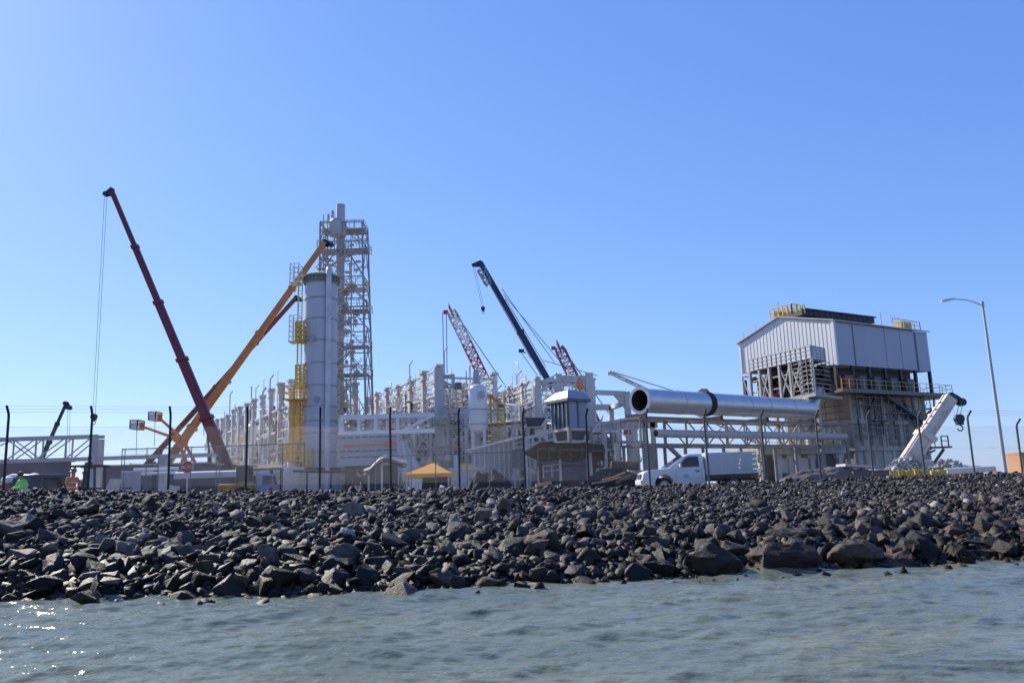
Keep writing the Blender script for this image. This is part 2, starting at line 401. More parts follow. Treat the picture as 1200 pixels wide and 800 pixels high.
def scatter_rocks():
    rocks = []                            # x, y, z, r, flat
    xs = np.linspace(-30, 32, 600)
    n_try = 23000
    for _ in range(n_try):
        X = rng.uniform(-21, 27.5); 
        w = crestY(X) - shoreY(X)
        if rng.uniform() > w / 17.0 + .12: continue
        t = rng.uniform(-.05, 1.08)
        if X > 4 and t > .55: s = .5
        elif t > .8: s = .62
        else: s = 1.0
        nearw = max(0, 1 - abs(t - .12) / .2)
        base = math.exp(rng.normal(math.log(.145), .42)) * (s * (1 - .15 * t)) + nearw * rng.uniform(0, .06)
        if X > 3 and t > .3: base *= .82
        if t < .4: base *= 1.1
        base = min(base, .62)
        p = slope(X, min(t, 1.0))
        if t > 1: p.y += (t - 1) * w; p.z -= (t - 1) * 1.2
        rocks.append((X, p.y, p.z + base * rng.uniform(-.15, .35), base))
    for _ in range(16000):                # small stones over the upper bank
        X = rng.uniform(-21, 27.5); w = crestY(X) - shoreY(X)
        if rng.uniform() > w / 17.0: continue
        t = rng.uniform(.35, 1.04); b = math.exp(rng.normal(math.log(.075), .35)); p = slope(X, min(t, 1)); 
        if t > 1: p.y += (t - 1) * w; p.z -= (t - 1) * 1.0
        rocks.append((X, p.y, p.z + b * .3, b))
    for _ in range(420):                  # stones half under water along the edge
        X = rng.uniform(-16, 22); t = rng.uniform(-.14, .04); b = math.exp(rng.normal(math.log(.15), .4)); p = slope(X, t)
        rocks.append((X, p.y, max(p.z, -.12) + b * rng.uniform(-.3, .25), b))
    for _ in range(230):                  # large boulders
        X = rng.uniform(-17, 25); t = rng.beta(1.4, 2.0) * .85
        b = rng.uniform(.26, .48) * (1 - .3 * t) * (1.0 if X < 3 else 1.05)
        if X > 3 and t > .45: b *= .7
        p = slope(X, t); rocks.append((X, p.y, p.z + b * .12, b))
    for _ in range(75):                   # a row of the largest at the water on the right
        X = rng.uniform(2.5, 17); t = rng.uniform(.0, .2); b = rng.uniform(.3, .55)
        p = slope(X, t); rocks.append((X, p.y, p.z + b * .1, b))
    fixed = [(px, py, b) for px, py, b in ((262, 693, .48), (312, 690, .46), (95, 704, .38), (485, 676, .5), (478, 668, .4), (795, 664, .45), (700, 655, .42), (680, 664, .4), (560, 668, .4), (380, 668, .35), (215, 694, .35))]
    for px, py, b in fixed:
        q = water_at(px, py + 6); rocks.append((q.x, q.y + .3, .08, b))
    rocks = np.array(rocks)
    # size in the picture, only for what the frame shows
    u = rocks[:, 0] / rocks[:, 1]
    vis = (abs(u) < .64) * rocks[:, 3] / rocks[:, 1]
    order = np.argsort(-vis); big = order[:296]; rest = order[296:]
    LAB = {'dark': 'dark grey angular basalt boulder lying in the rock bank', 'pink': 'pinkish brown boulder lying in the rock bank among dark ones', 'pale': 'pale grey boulder catching the eye among dark rocks of the bank'}
    GRP = {'dark': 'dark boulders of the rock bank', 'pink': 'pinkish boulders of the rock bank', 'pale': 'pale boulders of the rock bank'}
    for j, i in enumerate(big):
        x, y, z, r = rocks[i]; c = 'dark'
        q = rng.uniform()
        if q > .94 and r < .3: c = 'pale'
        elif q > .87 and x > -2: c = 'pink'
        me = BIGM[c][int(rng.integers(len(BIGM[c])))]
        o = bpy.data.objects.new('boulder', me); C.objects.link(o)
        o.location = (x, y, z); k = r * 1.12
        o.scale = (k * rng.uniform(.9, 1.3), k * rng.uniform(.85, 1.1), k * rng.uniform(.85, 1.2))
        o.rotation_euler = (rng.normal(0, .45), rng.normal(0, .45), rng.uniform(0, 6.28))
        tag(o, LAB[c], 'boulder', GRP[c])
    V, Fc, nv = [], [], 0
    for i in rest:
        x, y, z, r = rocks[i]; v, f = SMALL[int(rng.integers(len(SMALL)))]
        a, b_, g = rng.normal(0, .6), rng.normal(0, .6), rng.uniform(0, 6.28)
        M = np.array(Matrix.Rotation(g, 3, 'Z') @ Matrix.Rotation(b_, 3, 'Y') @ Matrix.Rotation(a, 3, 'X'))
        V.append((v * (r * rng.uniform(.85, 1.3, 3))) @ M.T + (x, y, z)); Fc.append(f + nv); nv += len(v)
    V = np.concatenate(V); Fc = np.concatenate(Fc)
    me = bpy.data.meshes.new('rock_rubble'); me.vertices.add(len(V)); me.vertices.foreach_set('co', V.ravel())
    me.loops.add(Fc.size); me.loops.foreach_set('vertex_index', Fc.ravel().astype(np.int32)); me.polygons.add(len(Fc))
    me.polygons.foreach_set('loop_start', np.arange(0, Fc.size, 3)); me.update(calc_edges=True); me.materials.append(RM_MIX)
    o = bpy.data.objects.new('rock_rubble', me); C.objects.link(o)
    tag(o, 'smaller dark stones filling the whole rock bank', 'rubble', kind='stuff')
scatter_rocks()

RM_REDDISH = rock_mat('reddish_block', [(0, (.075, .045, .038)), (1, (.10, .06, .05))], True)
def stone_slab(label, px, py, Y, w, d, h, tilt, material, name='stone_slab', seed=1, cat='slab'):
    c = P(px, py, Y); r = np.random.default_rng(seed)
    pts = []
    for i in range(26):
        q = r.normal(size=3); q /= np.abs(q).max() ** .75 * np.linalg.norm(q) ** .25; pts.append(q * r.uniform(.8, 1.05))
    bm = bmesh.new()
    for q in pts: bm.verts.new((q[0] * w / 2, q[1] * d / 2, q[2] * h / 2))
    hl = bmesh.ops.convex_hull(bm, input=bm.verts); bmesh.ops.delete(bm, geom=[g for g in hl['geom_interior'] if isinstance(g, bmesh.types.BMVert)], context='VERTS')
    bmesh.ops.bevel(bm, geom=list(bm.edges), offset=.03 * min(1, h * 2), segments=1, affect='EDGES', clamp_overlap=True)
    for lim in (.3, .2, .12):
        bmesh.ops.triangulate(bm, faces=bm.faces); bmesh.ops.subdivide_edges(bm, edges=[e for e in bm.edges if e.calc_length() > lim], cuts=1, use_grid_fill=True)
    bmesh.ops.triangulate(bm, faces=bm.faces); off = Vector(r.uniform(-30, 30, 3))
    for v in bm.verts: v.co += v.co.normalized() * (.085 * min(1, h * 1.6) * noise.fractal(v.co * 3.2 + off, 1, 2, 5))
    bmesh.ops.recalc_face_normals(bm, faces=bm.faces)
    me = bpy.data.meshes.new(name); bm.to_mesh(me); bm.free()
    for p in me.polygons: p.use_smooth = True
    me.set_sharp_from_angle(angle=R(28)); me.materials.append(material)
    o = bpy.data.objects.new(name, me); C.objects.link(o); o.location = c; o.rotation_euler = tilt
    return tag(o, label, cat)
def shore_slab(px, py, dy, **k):
    q = water_at(px, py); return q.y + dy
for a in (('long dark block at the waterline below the white pickup, left one of the row', 835, 657, 19.9, 1.45, .9, .75, (0, .04, .06), RM_DARK, 'rock_block', 3, 'rock block'),
          ('long dark reddish topped block at the waterline, second of the row', 918, 652, 20.3, 1.7, .9, .72, (.1, -.03, .1), RM_REDDISH, 'rock_block', 4, 'rock block'),
          ('long dark reddish block at the waterline, third of the row right of the second', 1000, 648, 20.6, 1.5, .8, .66, (.05, .02, .0), RM_DARK, 'rock_block', 5, 'rock block'),
          ('dark block at the waterline right of the row of three', 1078, 643, 21.0, 1.15, .8, .62, (.0, .06, -.1), RM_DARK, 'rock_block', 6, 'rock block'),
          ('pale flat stone low on the bank near the left end of the waterline', 131, 680, 18.9, .52, .35, .12, (.25, .05, .1), RM_PALE, 'stone_slab', 7, 'flat stone'),
          ('grey flat stone low on the bank just left of and above the pale flat one', 106, 672, 19.5, .5, .4, .13, (.25, .0, .2), RM_PALE, 'stone_slab', 8, 'flat stone'),
          ('pale upright slab leaning in the bank above the water left of centre', 334, 672, 19.4, .36, .2, .3, (.3, .5, .1), RM_PALE, 'stone_slab', 9, 'flat stone'),
          ('pale tilted slab halfway up the bank at left, sloping down to the left', 192, 647, 20.6, .42, .3, .1, (.5, -.7, .1), RM_PALE, 'stone_slab', 10, 'flat stone'),
          ('pale pointed slab halfway up the bank in front of the orange tent', 409, 625, 22.3, .5, .3, .22, (.4, .4, .3), RM_PALE, 'stone_slab', 11, 'flat stone'),
          ('whitish slab halfway up the bank right of the pale pointed one', 449, 626, 22.6, .42, .3, .1, (.5, -.6, .1), RM_PALE, 'stone_slab', 12, 'flat stone'),
          ('pale tilted slab standing in the bank below the orange tent', 530, 612, 23.4, .25, .2, .5, (.2, .5, .3), RM_PALE, 'stone_slab', 13, 'flat stone'),
          ('whitish slab in lower bank left of the pale upright slab', 356, 637, 21.5, .34, .3, .1, (.6, -.7, .1), RM_PALE, 'stone_slab', 15, 'flat stone'),
          ('pinkish round boulder high on the bank right of the orange tent', 566, 603, 24.3, .55, .45, .4, (.2, .2, .3), RM_PINK, 'rock_block', 14, 'rock block')):
    stone_slab(*a)
def shore_foam():
    pass

# ------------------------------------------------------------------ perimeter fence
def perimeter_fence():
    t = thing('perimeter_fence', 'tall chain link fence with dark cranked posts along top of rock bank', 'fence', fence_pt(8))
    lean = Vector((FDIR.y, -FDIR.x, 0))
    for k in range(-1, 18):
        p = fence_pt(k); hh = 2.86 if k != 16 else 2.5
        jx = random.uniform(-.03, .03)
        a = Vector((p.x, p.y, GZ - .1)); b = p + Vector((jx, 0, hh - .3)); c = b + lean * .26 + Vector((0, 0, .3))
        m = MB(); m.tube([a, b - Vector((0, 0, .06)), b + lean * .03 + Vector((0, 0, .06)), c], .042 if k < 8 else .046, 8)
        m.build('post', M_POST if k < 9 else M_GALVPOST, t)
    ends = fence_pt(-1.2), fence_pt(17.2)
    m = MB(); z0, z1 = .05, 2.15; n = 0; L = (ends[1] - ends[0]).length; s = 0.0
    while s < L:
        a = ends[0] + (ends[1] - ends[0]) * (s / L)
        b2 = z1 - z0
        if s + b2 < L: m.tube([a + Vector((0, 0, z0)), a + FDIR * b2 + Vector((0, 0, z1))], .0019, 3, False)
        if s - b2 > 0: m.tube([a + Vector((0, .006, z0)), a - FDIR * b2 + Vector((0, .006, z1))], .0019, 3, False)
        s += .085
    m.build('wire_mesh', M_WIRE, t)
    for z, off in ((2.16, 0), (.06, 0), (1.2, 0)):
        MB().tube([ends[0] + Vector((0, .01, z)), ends[1] + Vector((0, .01, z))], .0028, 4, False).build('strand_wire', M_WIRE, t)
    for q in (.35, .68, .98):
        o = lean * .26 * q + Vector((0, 0, 2.56 + .3 * q))
        MB().tube([ends[0] + o, ends[1] + o], .0032, 4, False).build('barbed_wire', M_WIRE, t)
M_GALVPOST = mat('grey_post_paint', (.10, .11, .12), .5, .3, .3, 3)
perimeter_fence()

# ------------------------------------------------------------------ small builders used all over the plant
def rail(m, pts, h=1.1, r=.025, step=1.6, mid=True):
    """handrail along a polyline of deck-level points"""
    pts = [Vector(p) for p in pts]; z = Vector((0, 0, h))
    for a, b in zip(pts[:-1], pts[1:]):
        m.bar(a + z, b + z, r * 2)
        if mid: m.bar(a + z * .55, b + z * .55, r * 1.5)
        n = max(1, int((b - a).length / step))
        for i in range(n + 1):
            q = a.lerp(b, i / n); m.bar(q, q + z, r * 2)
def lattice(m, a, b, w0, w1, wm=None, n=12, ch=.09, lc=.05):
    """square lattice boom or mast from a to b; returns nothing"""
    a, b = Vector(a), Vector(b); d = (b - a).normalized()
    sx = d.cross(Vector((0, 1, 0)) if abs(d.y) < .9 else Vector((1, 0, 0))).normalized(); sy = d.cross(sx).normalized()
    wm = wm or max(w0, w1)
    def W(t): return lerp(w0, wm, min(1, t / .12)) if t < .12 else (lerp(w1, wm, min(1, (1 - t) / .15)) if t > .85 else wm)
    def crn(t): 
        c = a.lerp(b, t); h = W(t) / 2
        return [c - sx * h - sy * h, c + sx * h - sy * h, c + sx * h + sy * h, c - sx * h + sy * h]
    for i in range(n):
        q0, q1 = crn(i / n), crn((i + 1) / n)
        for k in range(4):
            m.bar(q0[k], q1[k], ch); k2 = (k + 1) % 4
            if i % 2: m.bar(q0[k], q1[k2], lc)
            else: m.bar(q0[k2], q1[k], lc)
            m.bar(q0[k], q0[k2], lc)
def hook_block(t, p, s=1.0, name='hook_block', material=None):
    m = MB(); m.box(p, (.5 * s, .35 * s, .75 * s)); m.lathe(p + Vector((0, -.2 * s, .1 * s)), [(.0, 0), (.36 * s, 0), (.36 * s, .4 * s), (0, .4 * s)], 12, (0, 1, 0))
    hk = [p + Vector((0, 0, -.37 * s))] + [p + Vector((.22 * s * math.sin(q), 0, -.62 * s - .22 * s * math.cos(q) + .0)) for q in (PI, PI * .7, PI * .4, PI * .1, -PI * .2, -PI * .45)]
    m.tube(hk, .055 * s, 6)
    return m.build(name, material or M_BLACKB, t)

def wheel(m_t, m_r, c, r, w, ax):
    c = Vector(c); ax = Vector(ax).normalized()
    m_t.lathe(c - ax * w / 2, [(r * .6, 0), (r * .92, 0), (r, w * .15), (r, w * .85), (r * .92, w), (r * .6, w)], 20, ax)
    m_r.lathe(c - ax * w * .42, [(0, 0), (r * .25, .0), (r * .3, w * .06), (r * .6, 0), (r * .62, w * .84), (r * .3, w * .8), (0, w * .8)], 16, ax)

def mobile_crane(label, foot, tip, paint, carrier, sect=5, w0=1.1, w1=.55, group=None, hoist=None, head_dir=-1, low=False, paint2=None, hw=None):
    """telescopic crane on a wheeled carrier: boom from foot (above the ground) to tip"""
    foot, tip = Vector(foot), Vector(tip); d = (tip - foot); Lb = d.length; d.normalize()
    hx = 1 if d.x > 0 else -1
    base = Vector((foot.x + hx * 1.2, foot.y, GZ)); t = thing('mobile_crane', label, 'crane', base, group)
    dz = foot.z - GZ                                   # foot height
    dk = min(1.5, dz * .6) if not low else .75         # carrier deck height
    L = 12.5 if not low else 7.5
    cx = Vector((base.x, base.y, 0))
    m = MB(); m.box(cx + Vector((0, 0, GZ + dk)), (L, 2.7, .5)); m.box(cx + Vector((hx * L * .47, 0, GZ + dk - .35)), (.5, 2.6, .5))
    for sx in (-.42, .35):
        for sy in (-1, 1):
            m.box(cx + Vector((L * sx, sy * 2.1, GZ + dk - .1)), (.35, 2.2, .3)); m.tube([cx + Vector((L * sx, sy * 3.1, GZ + dk)), cx + Vector((L * sx, sy * 3.1, GZ + .05))], .1); m.box(cx + Vector((L * sx, sy * 3.1, GZ + .05)), (.7, .7, .1))
    m.build('carrier', carrier, t)
    for i in range(4):
        x = L * (-.36 + .24 * i)
        for sy in (-1, 1):
            mt, mr = MB(), MB(); wheel(mt, mr, cx + Vector((x, sy * 1.15, GZ + .62 * (dk / 1.5 if not low else .85))), .62 * (dk / 1.5 if not low else .85), .45, (0, 1, 0))
            w_ = mt.build('wheel', M_RUBBER, t); mr.build('rim', carrier, w_)
    if not low:
        m = MB(); m.box(cx + Vector((hx * L * .43, 0, GZ + dk + .95)), (1.7, 2.6, 1.4)); cb = m.build('driver_cab', carrier, t, bevel=.12)
        MB().box(cx + Vector((hx * (L * .43 + .86), 0, GZ + dk + 1.15)), (.03, 2.2, .7)).build('windscreen', M_GLASS, cb)
        m = MB(); m.box(cx + Vector((-hx * .2, -1.2, GZ + dk + 1.3)), (1.6, .8, 1.5)); cb = m.build('operator_cab', carrier, t, bevel=.08)
        MB().box(cx + Vector((-hx * .2, -1.61, GZ + dk + 1.5)), (1.2, .03, .8)).build('side_window', M_GLASS, cb)
    m = MB(); m.tube([cx + Vector((0, 0, GZ + dk + .25)), cx + Vector((0, 0, GZ + dk + .5))], 1.1, 20)
    for sy in (-.55, .55): m.prism([foot + Vector((-.5 * hx, sy, -.2)) , foot + Vector((0, sy, .55)), foot + Vector((2.6 * hx, sy, -.5)), Vector((foot.x + 3.2 * hx, foot.y + sy, GZ + dk + .4)), Vector((foot.x - .9 * hx, foot.y + sy, GZ + dk + .4))], (0, .1, 0))
    m.build('turntable', paint, t)
    if not low: MB().box(Vector((foot.x - hx * 1.7, foot.y, GZ + dk + 1.0)), (1.3, 2.6, 1.2)).build('counterweight', carrier, t, bevel=.06)
    # boom sections
    up = Vector((0, 1, 0))
    for i in range(sect):
        a = foot + d * (Lb * i / sect) - (d * .6 if i else d * 0); b = foot + d * (Lb * (i + 1) / sect)
        w = lerp(w0, w1, i / max(1, sect - 1)); h = w * 1.0
        m = MB(); sx = d.cross(up).normalized()
        prof = [(-.5, -.32), (-.34, -.5), (.34, -.5), (.5, -.32), (.5, .5), (-.5, .5)]
        q = lambda p, W: [p + up * (u * W * .85) + sx * (v * W) for u, v in prof]
        A, B = q(a, w), q(b, w); m.add(A + B, [tuple(range(5, -1, -1)), tuple(range(6, 12))] + [(k, (k + 1) % 6, 6 + (k + 1) % 6, 6 + k) for k in range(6)])
        bs = m.build('boom_section', paint if (i < sect - 1 or not paint2) else paint2, t)
        if i < sect - 1:
            m = MB(); m.bar(b - d * .42, b, w * 1.14, w * 1.22, up); m.build('collar', paint, bs)
    m = MB(); sx = d.cross(up).normalized(); e = tip; w1b = w1; w1 = hw or w1
    dn = Vector((head_dir, 0, 0))
    for sy in (-.3, .3): m.prism([e - d * .5 + up * sy * w1 + sx * w1 * .5, e - d * .5 + up * sy * w1 - sx * w1 * .5, e + d * .35 + dn * .1 + up * sy * w1, e + dn * 1.0 * w1 / .55 + Vector((0, sy * w1, -.25)), e + dn * .8 + Vector((0, sy * w1, -.6))], (0, .06, 0))
    m.lathe(e + dn * .75 * w1 / .55 + Vector((0, -.25, -.35)), [(0, 0), (.28, 0), (.28, .5), (0, .5)], 14, (0, 1, 0)); m.lathe(e + Vector((0, -.25, .15)), [(0, 0), (.25, 0), (.25, .5), (0, .5)], 14, (0, 1, 0))
    m.build('boom_head', M_BLACKB if not paint2 else paint2, t)
    # luffing cylinder
    m = MB(); a = Vector((foot.x + 2.2 * hx, foot.y, GZ + dk + .6)); b = foot + d * min(Lb * .17, 5.5) - sx * (w0 * .5 if sx.z > 0 else -w0 * .5)
    m.tube([a, a.lerp(b, .6)], .2, 12); m.tube([a.lerp(b, .6), b], .12, 12); m.build('luffing_cylinder', paint, t)
    if hoist:
        h = Vector(hoist); e2 = e + dn * .75 * w1 / .55 + Vector((0, 0, -.35))
        m = MB()
        for o in (-.14, .14): m.tube([e2 + Vector((o, 0, 0)), Vector((h.x + o, e.y, h.z + .4))], .022, 4, False)
        m.build('hoist_rope', M_ROPE, t); hook_block(t, Vector((h.x, e.y, h.z)), .95)
    return t

# ------------------------------------------------------------------ long steel and concrete pipe racks
def rack_row(label, p0, p1, n, H, depth, seed, group=None, wcol=.75, levels=(.24, .48, .68, .9), back=True, roofbeam=False, fill=90, silver=5, yel=True, detail=1.0, walk=True, front=.5):
    rr = random.Random(seed); p0 = Vector((p0[0], p0[1], GZ)); p1 = Vector((p1[0], p1[1], GZ))
    d = (p1 - p0).normalized(); side = Vector((d.y, -d.x, 0))
    if side.y < 0: side = -side                       # away from the water
    t = thing('pipe_rack', label, 'pipe rack', p0, group)
    up = Vector((0, 0, 1)); L = (p1 - p0).length; st = [p0 + d * (L * i / (n - 1)) for i in range(n)]
    rows = [Vector(), side * depth] if back else [Vector()]
    for ri, o in enumerate(rows):
        for i, q in enumerate(st):
            q = q + o; m = MB(); h = H * (1 if ri == 0 else .97) + rr.uniform(-.25, .25)
            m.box(q + up * h / 2, (wcol, wcol * .8, h), d); 
            m.box(q + up * (h + .22), (wcol * 1.45, wcol * 1.2, .34), d); m.box(q + up * (h - .9), (wcol * 1.2, wcol * 1.05, .2), d)
            for lv in levels: m.box(q + up * (H * lv - .55), (wcol * 1.35, wcol * .6, .25), d)
            m.build('column', M_CONC if i % 3 else M_GALV, t)
    for lv in levels:
        for o in rows:
            m = MB(); m.bar(p0 + o + up * H * lv, p1 + o + up * H * lv, .2, .3)
            m.build('longitudinal_beam', M_GALV, t)
    if back:
        for i, q in enumerate(st):
            m = MB()
            for lv in levels: m.bar(q + up * (H * lv + .05), q + side * depth + up * (H * lv + .05), .18, .28)
            m.bar(q + up * H * levels[0], q + side * depth + up * H * levels[1], .16); m.bar(q + up * H * levels[2], q + side * depth + up * H * levels[1], .16)
            m.build('cross_frame', M_GALV, t)
    m = MB()
    for i in range(n - 1):
        for j in range(len(levels) - 1):
            a, b = st[i], st[i + 1]; z0, z1 = H * levels[j], H * levels[j + 1]
            for o in rows:
                if rr.random() < .8: m.bar(a + o + up * z0, b + o + up * z1, .085)
                if rr.random() < .8: m.bar(b + o + up * z0, a + o + up * z1, .085)
    for i in range(n - 1):
        for j in range(len(levels) - 1):
            for q in (.25, .5, .75):
                if rr.random() < .6: m.bar(st[i].lerp(st[i + 1], q) + up * H * levels[j], st[i].lerp(st[i + 1], q) + up * H * levels[j + 1], .07)
            if rr.random() < .7: zz = up * H * lerp(levels[j], levels[j + 1], rr.uniform(.3, .7)); m.bar(st[i] + zz, st[i + 1] + zz, .07); m.bar(st[i] + zz + side * depth, st[i + 1] + zz + side * depth, .07)
    for i in range(n - 1): m.bar(st[i], st[i + 1] + up * H * levels[0], .14); m.bar(st[i + 1], st[i] + up * H * levels[0], .14)
    m.build('bracing', M_STEEL2, t)
    if roofbeam:
        m = MB(); z = up * H * 1.0; z2 = up * (H - 1.5)
        m.bar(p0 + z, p1 + z, .22); m.bar(p0 + z2, p1 + z2, .22)
        for i in range(n - 1): m.bar(st[i] + z2, st[i].lerp(st[i + 1], .5) + z, .12); m.bar(st[i].lerp(st[i + 1], .5) + z, st[i + 1] + z2, .12)
        m.build('top_truss', M_GALV, t)
    # pipes lying along the rack, silver vessels standing in the bays, small fittings
    for j in range(silver):
        z = H * rr.choice(levels[:-1]) + rr.uniform(.5, 1.0); r = rr.uniform(.18, .42); o = side * rr.uniform(.3, depth - .3)
        a, b = sorted((rr.uniform(0, .5), rr.uniform(.5, 1)))
        m = MB(); m.tube([p0.lerp(p1, a) + o + up * z, p0.lerp(p1, b) + o + up * z], r, 12); m.build('long_pipe', M_ALU if j % 2 else M_GREY, t)
    for i in range(n - 1):
        if rr.random() < .85 * detail:
            q = st[i].lerp(st[i + 1], rr.uniform(.3, .7)) + side * rr.uniform(-.9, .2); r = rr.uniform(.4, .75); h0, h1 = H * rr.uniform(.0, .12), H * rr.uniform(.22, .5)
            m = MB(); m.lathe(q + up * h0, [(0, 0), (r * .8, .05), (r, .3), (r, h1 - h0 - .3), (r * .75, h1 - h0), (0, h1 - h0 + .1)], 16); m.build('silver_vessel', M_ALU, t)
    for mm, share in ((M_STEEL2, .75), (M_GREY, .45), (M_ALU, .2), (M_RUST, .1)):
        m = MB()
        for k in range(int(fill * share * detail)):
            i = rr.randrange(n - 1); q = st[i].lerp(st[i + 1], rr.random()) + side * rr.uniform(-front, depth) + up * (H * rr.uniform(.1, .95))
            c = rr.random()
            if c < .2: m.box(q, (rr.uniform(.2, 1.1), rr.uniform(.2, .8), rr.uniform(.15, .9)), d)
            elif c < .6:
                h = rr.uniform(1, 4.5); m.tube([q, q + up * h, q + up * (h + .3) + d * rr.uniform(-2.5, 2.5)], rr.choice((.05, .07, .1, .16)), 6)
            elif c < .8:
                q2 = q + d * rr.uniform(-6, 6); m.tube([q, q2, q2 - up * rr.uniform(.5, 2.5)], rr.choice((.05, .08, .13)), 6)
            else: m.bar(q, q + d * rr.uniform(-4, 4) + up * rr.choice((0, 0, 1.6, -2)), rr.uniform(.05, .14))
        m.build('pipework', mm, t)['kind'] = 'stuff'
    m = MB()
    for k in range(int(fill * .42 * detail)):
        i = rr.randrange(n - 1); q = st[i].lerp(st[i + 1], rr.random()) + side * rr.uniform(.5, depth) + up * (H * rr.uniform(.05, .9))
        m.box(q, (rr.uniform(.5, 1.9), rr.uniform(.3, 1), rr.uniform(.3, 1.6)), d)
    m.build('equipment', M_LOUVRE, t)['kind'] = 'stuff'  # dark equipment boxes, also standing in for shaded gaps between the steel members
    m = MB()
    for lv in (levels[1:3] if walk else levels[1:2]):
        rail(m, [p0 - side * .7 + up * (H * lv + .2), p1 - side * .7 + up * (H * lv + .2)], 1.1, .03, 2.2)
        m.bar(p0 - side * .45 + up * (H * lv + .12), p1 - side * .45 + up * (H * lv + .12), .9 if walk else .3, .07)
    m.build('walkway', M_GALV, t)
    if yel:
        m = MB()
        for k in range(3):
            i = rr.randrange(n - 1); q = st[i].lerp(st[i + 1], .5) - side * .8; lv = rr.choice(levels[:3])
            rail(m, [q + up * H * lv, q + d * 3 + up * H * lv], 1.1, .045, 1.0)
        m.build('yellow_railing', M_YEL2, t)
    return t
def xy(px, Y): q = G(px, Y); return (q.x, q.y)
rack_row('long pale receding pipe rack left of the tall grey silo behind the red crane boom', xy(339, 110), xy(246, 172), 12, 15.9, 9, 1, 'pale receding pipe racks', fill=520, silver=5, wcol=.82, walk=False, front=2.2, levels=(.16, .4, .6, .8))
rack_row('pale pipe rack with row of tall columns and top truss right of the lattice tower', xy(516, 107), xy(431, 140), 7, 16.4, 8, 2, 'pale receding pipe racks', wcol=.85, roofbeam=True, fill=220, silver=5, walk=False, levels=(.3, .55, .8, .93))
rack_row('low pale pipe rack crowded with pipework between silo and white domed vessel', xy(548, 101), xy(398, 116), 9, 10.6, 7, 3, 'pale receding pipe racks', wcol=.42, fill=330, silver=9, levels=(.3, .55, .78, .97))
rack_row('pale pipe rack with notched columns right behind the white domed vessel', xy(634, 106), xy(560, 132), 6, 14.6, 8, 4, 'pale receding pipe racks', wcol=.62, roofbeam=True, fill=220, silver=4, levels=(.3, .5, .74, .94))
rack_row('pale concrete frame rack between two tall columns left of the white domed vessel', xy(556, 112), xy(522, 120), 4, 14.5, 7, 5, 'pale receding pipe racks', wcol=.62, roofbeam=True, fill=120, silver=2, levels=(.3, .55, .8, .95))
rack_row('low cluttered pale rack under the notched columns left of the hopper', xy(640, 96), xy(570, 104), 5, 8.6, 6, 6, 'pale receding pipe racks', wcol=.4, fill=200, silver=5, levels=(.3, .6, .97))
rack_row('farthest pale pipe rack seen between silo and the top truss rack', xy(452, 150), xy(398, 185), 7, 15.5, 8, 8, 'pale receding pipe racks', wcol=.6, fill=140, silver=4)
# single tall column with side bracket
def tall_column():
    b = G(517, 104); t = thing('tall_column', 'tallest square concrete column with steel bracket frame at its right, left of the domed vessel', 'column', b)
    top = P(514, 432, 104).z
    MB().box(Vector((b.x, b.y, (GZ + top) / 2)), (1.15, 1.15, top - GZ)).build('shaft', M_CONC, t)
    z1 = P(520, 441, 104).z; z2 = P(520, 454, 104).z; m = MB(); x2 = P(531, 441, 104).x
    m.bar((b.x, b.y, z1), (x2, b.y, z1), .35, .45); m.bar((x2, b.y, z1 + .25), (x2, b.y, z2), .4); m.bar((b.x + .5, b.y, z1 - .6), (x2, b.y, z2 + .1), .25)
    m.bar((x2, b.y, z2), (b.x, b.y, z2), .2); m.build('bracket_frame', M_GREY, t)
tall_column()

